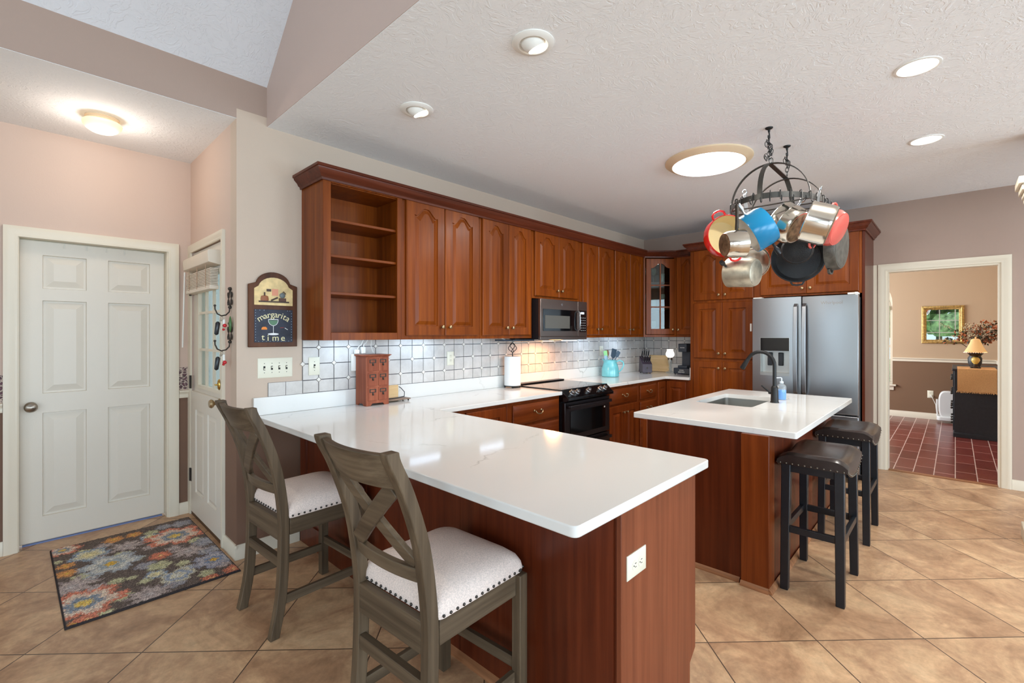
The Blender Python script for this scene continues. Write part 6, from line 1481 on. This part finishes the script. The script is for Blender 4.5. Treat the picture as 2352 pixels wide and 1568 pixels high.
for j in range(4):
    for i in range(2):
        mb = MB(); x = .03 + i * .555; z = .09 + j * .20; mb.box(x, x + .545, .0005, .014, z, z + .18); d_ = mb.build('drawer', 'sb_black', t, bevel=.003)
        for xx in (x + .12, x + .42): mb = MB(); mb.ball((xx, .026, z + .09), .016, 10, 6); mb.build('knob', 'pewter', d_)
# runner: lies along the top and drops over the near end
mb = MB(); n, m_ = 26, 10; V = []; rnd = random.Random(4); g = []
for j in range(m_ + 1):
    y = -.405 + .375 * j / m_; row = []
    for i in range(n + 1):
        s_ = i / n * .86                                   # distance along the cloth from its hem
        if s_ < .30: row.append((-.030 - .010 * math.sin(9 * y + 8 * s_) * (.30 - s_) / .30 - .006, y + .014 * (.30 - s_) * math.sin(5 * j), .632 + s_ + .0012 + .012 * math.sin(4 * y) * (1 - s_ / .30)))
        else: row.append((-.036 + (s_ - .30), y, .9345))
    g.append(row)
V = [p for r_ in g for p in r_]; F = [(j * (n + 1) + i, j * (n + 1) + i + 1, (j + 1) * (n + 1) + i + 1, (j + 1) * (n + 1) + i) for j in range(m_) for i in range(n)]
mb.add(V, F)
for j in range(40):
    y = -.405 + .375 * j / 39; mb.tube([(-.038, y, .634), (-.040 + rnd.uniform(-.004, .004), y + rnd.uniform(-.006, .006), .612 + rnd.uniform(-.004, .006))], .0015, 4)
o = mb.build('table_runner', 'burlap', ang=80); o.location = (8.76, .010, 0); md = o.modifiers.new('thickness', 'SOLIDIFY'); md.thickness = .002; md.offset = 1; tag(o, 'fringed tan burlap runner hanging over the end of the black sideboard', 'runner')
# lamp
t = thing('table_lamp', 'small lit lamp with beaded bell shade on the sideboard', 'lamp', (8.93, -.20, .937))
mb = MB(); mb.lathe([(.052, 0), (.055, .008), (.035, .018), (.02, .03), (.024, .05), (.016, .055)], 24, 0, None, True, True)
for k in range(4): a = PI / 4 + k * PI / 2; mb.ball((.055 * math.cos(a), .055 * math.sin(a), .010), .012, 8, 6, sc=(1, 1, .8))
mb.build('footed_base', 'pewter', t)
mb = MB(); mb.lathe([(.016, .055), (.032, .075), (.045, .105), (.040, .130), (.028, .145), (.012, .15)], 24, 0, None, True, True); mb.build('amber_globe', plain('amber_glass_globe', (206, 176, 92), .12), t)
mb = MB(); mb.lathe([(.014, .15), (.05, .165), (.078, .195), (.082, .215), (.06, .222), (.01, .225), (.008, .30)], 24, 0, None, True, True); mb.build('urn', plain('dark_bronze_urn', (48, 38, 32), .25, metal=.5), t)
mb = MB(); lp = [(.112, .222), (.100, .245), (.078, .29), (.060, .335), (.048, .375), (.044, .39)]; seg = 48
mb.loft([[(r * (1 + .025 * abs(math.sin(4 * 2 * PI * i / seg / 2))) * math.cos(2 * PI * i / seg), r * (1 + .025 * abs(math.sin(4 * 2 * PI * i / seg / 2))) * math.sin(2 * PI * i / seg), z) for i in range(seg)] for r, z in lp], True); mb.build('shade', 'shade', t)
mb = MB()
for k in range(30): a = 2 * PI * k / 30; mb.ball((.114 * math.cos(a), .114 * math.sin(a), .212), .007, 8, 5)
mb.build('bead_trim', plain('pearl_beads', (236, 228, 212), .25), t)
mb = MB(); mb.lathe([(.044, .388), (.030, .398), (.008, .402), (.006, .412), (.012, .418), (.004, .426)], 18, 0, None, True, True); mb.build('finial', 'shade', t)
point('table_lamp_bulb', (8.93, -.20, .937 + .315), 2.6, (1, .70, .40), .03)
# dried flower arrangement
t = thing('flower_arrangement', 'autumn arrangement of rust leaves and berry sprays in a vase', 'flowers', (9.22, -.20, .937))
mb = MB(); mb.lathe([(.05, 0), (.07, .05), (.075, .12), (.04, .2), (.05, .235)], 24, 0, None, True, True); mb.build('vase', 'sb_black', t)
rnd = random.Random(8); st = MB(); lf = MB(); bd = MB()
for k in range(64):
    a = rnd.uniform(0, 2 * PI); sp = rnd.uniform(.06, .44); hh = rnd.uniform(.05, .34)
    tip = Vector((sp * math.cos(a) * .7, sp * math.sin(a) * .95, .30 + hh)); tip.y = max(tip.y, -.245)
    mid = Vector((tip.x * .4, tip.y * .4, .30 + hh * .55)); st.tube([(0, 0, .2), mid, tip], .0022, 5)
    if k % 3 != 0:
        for q in range(11):
            u = rnd.uniform(.35, 1.0); p = mid.lerp(tip, u) + Vector((rnd.uniform(-.035, .035), rnd.uniform(-.035, .035), rnd.uniform(-.03, .03)))
            T = Matrix.Translation(p) @ Euler((rnd.uniform(0, 6), rnd.uniform(0, 6), rnd.uniform(0, 6))).to_matrix().to_4x4(); L_ = rnd.uniform(.018, .032)
            lf.add([(0, 0, 0), (L_ * .5, L_ * .6, .004), (L_ * 1.6, 0, 0), (L_ * .5, -L_ * .6, .004)], [(0, 1, 2), (0, 2, 3)], rnd.choice((0, 0, 1, 2)), T)
    else:
        for q in range(12): bd.ball(mid.lerp(tip, rnd.uniform(.5, 1.02)) + Vector((rnd.uniform(-.018, .018), rnd.uniform(-.018, .018), rnd.uniform(-.02, .02))), rnd.uniform(.005, .008), 6, 4)
st.build('stems', plain('brown_stems', (84, 66, 48), .8), t); lf.build('leaves', [plain('rust_leaves', (172, 92, 46), .7), plain('dark_green_leaves', (66, 74, 54), .7), plain('brown_leaves', (120, 70, 44), .7)], t, ang=80); bd.build('berries', plain('pale_berries', (206, 192, 156), .6), t)
# heater / fan by the sideboard
t = thing('space_heater', 'white rounded plug-in appliance standing by the sideboard', 'heater', (10.085, .155, 0))
mb = MB(); mb.prism([(x, y) for x, y in rrect(-.10, .12, -.21, .06, .05)], .03, .10, 'Z'); mb.build('foot', 'heater', t, bevel=.015)
mb = MB(); pts = []
for k in range(25): a = 2 * PI * k / 24; pts.append((.115 * math.copysign(abs(math.cos(a)) ** .6, math.cos(a)) - .075, .285 + .215 * math.copysign(abs(math.sin(a)) ** .6, math.sin(a))))
mb.prism(pts[:-1], -.06, .07, 'X'); mb.build('drum', 'heater', t, bevel=.02, seg=3)
mb = MB(); mb.tube([(0, .048, .09), (0, .058, .2), (0, .056, .36)], .012, 10); mb.build('side_rail', 'heater', t)
mb = MB(); mb.tube([(XD - .012, .290, .385), (XD - .05, .275, .37), (XD - .04, .23, .25), (XD - .06, .225, .19), (10.235, .215, .13), (10.215, .225, .06)], .0042, 6); mb.box(XD - .034, XD - .008, .278, .305, .37, .40); tag(mb.build('appliance_cord', 'plastic_white'), 'white cord from the dining outlet to the white appliance', 'cord')
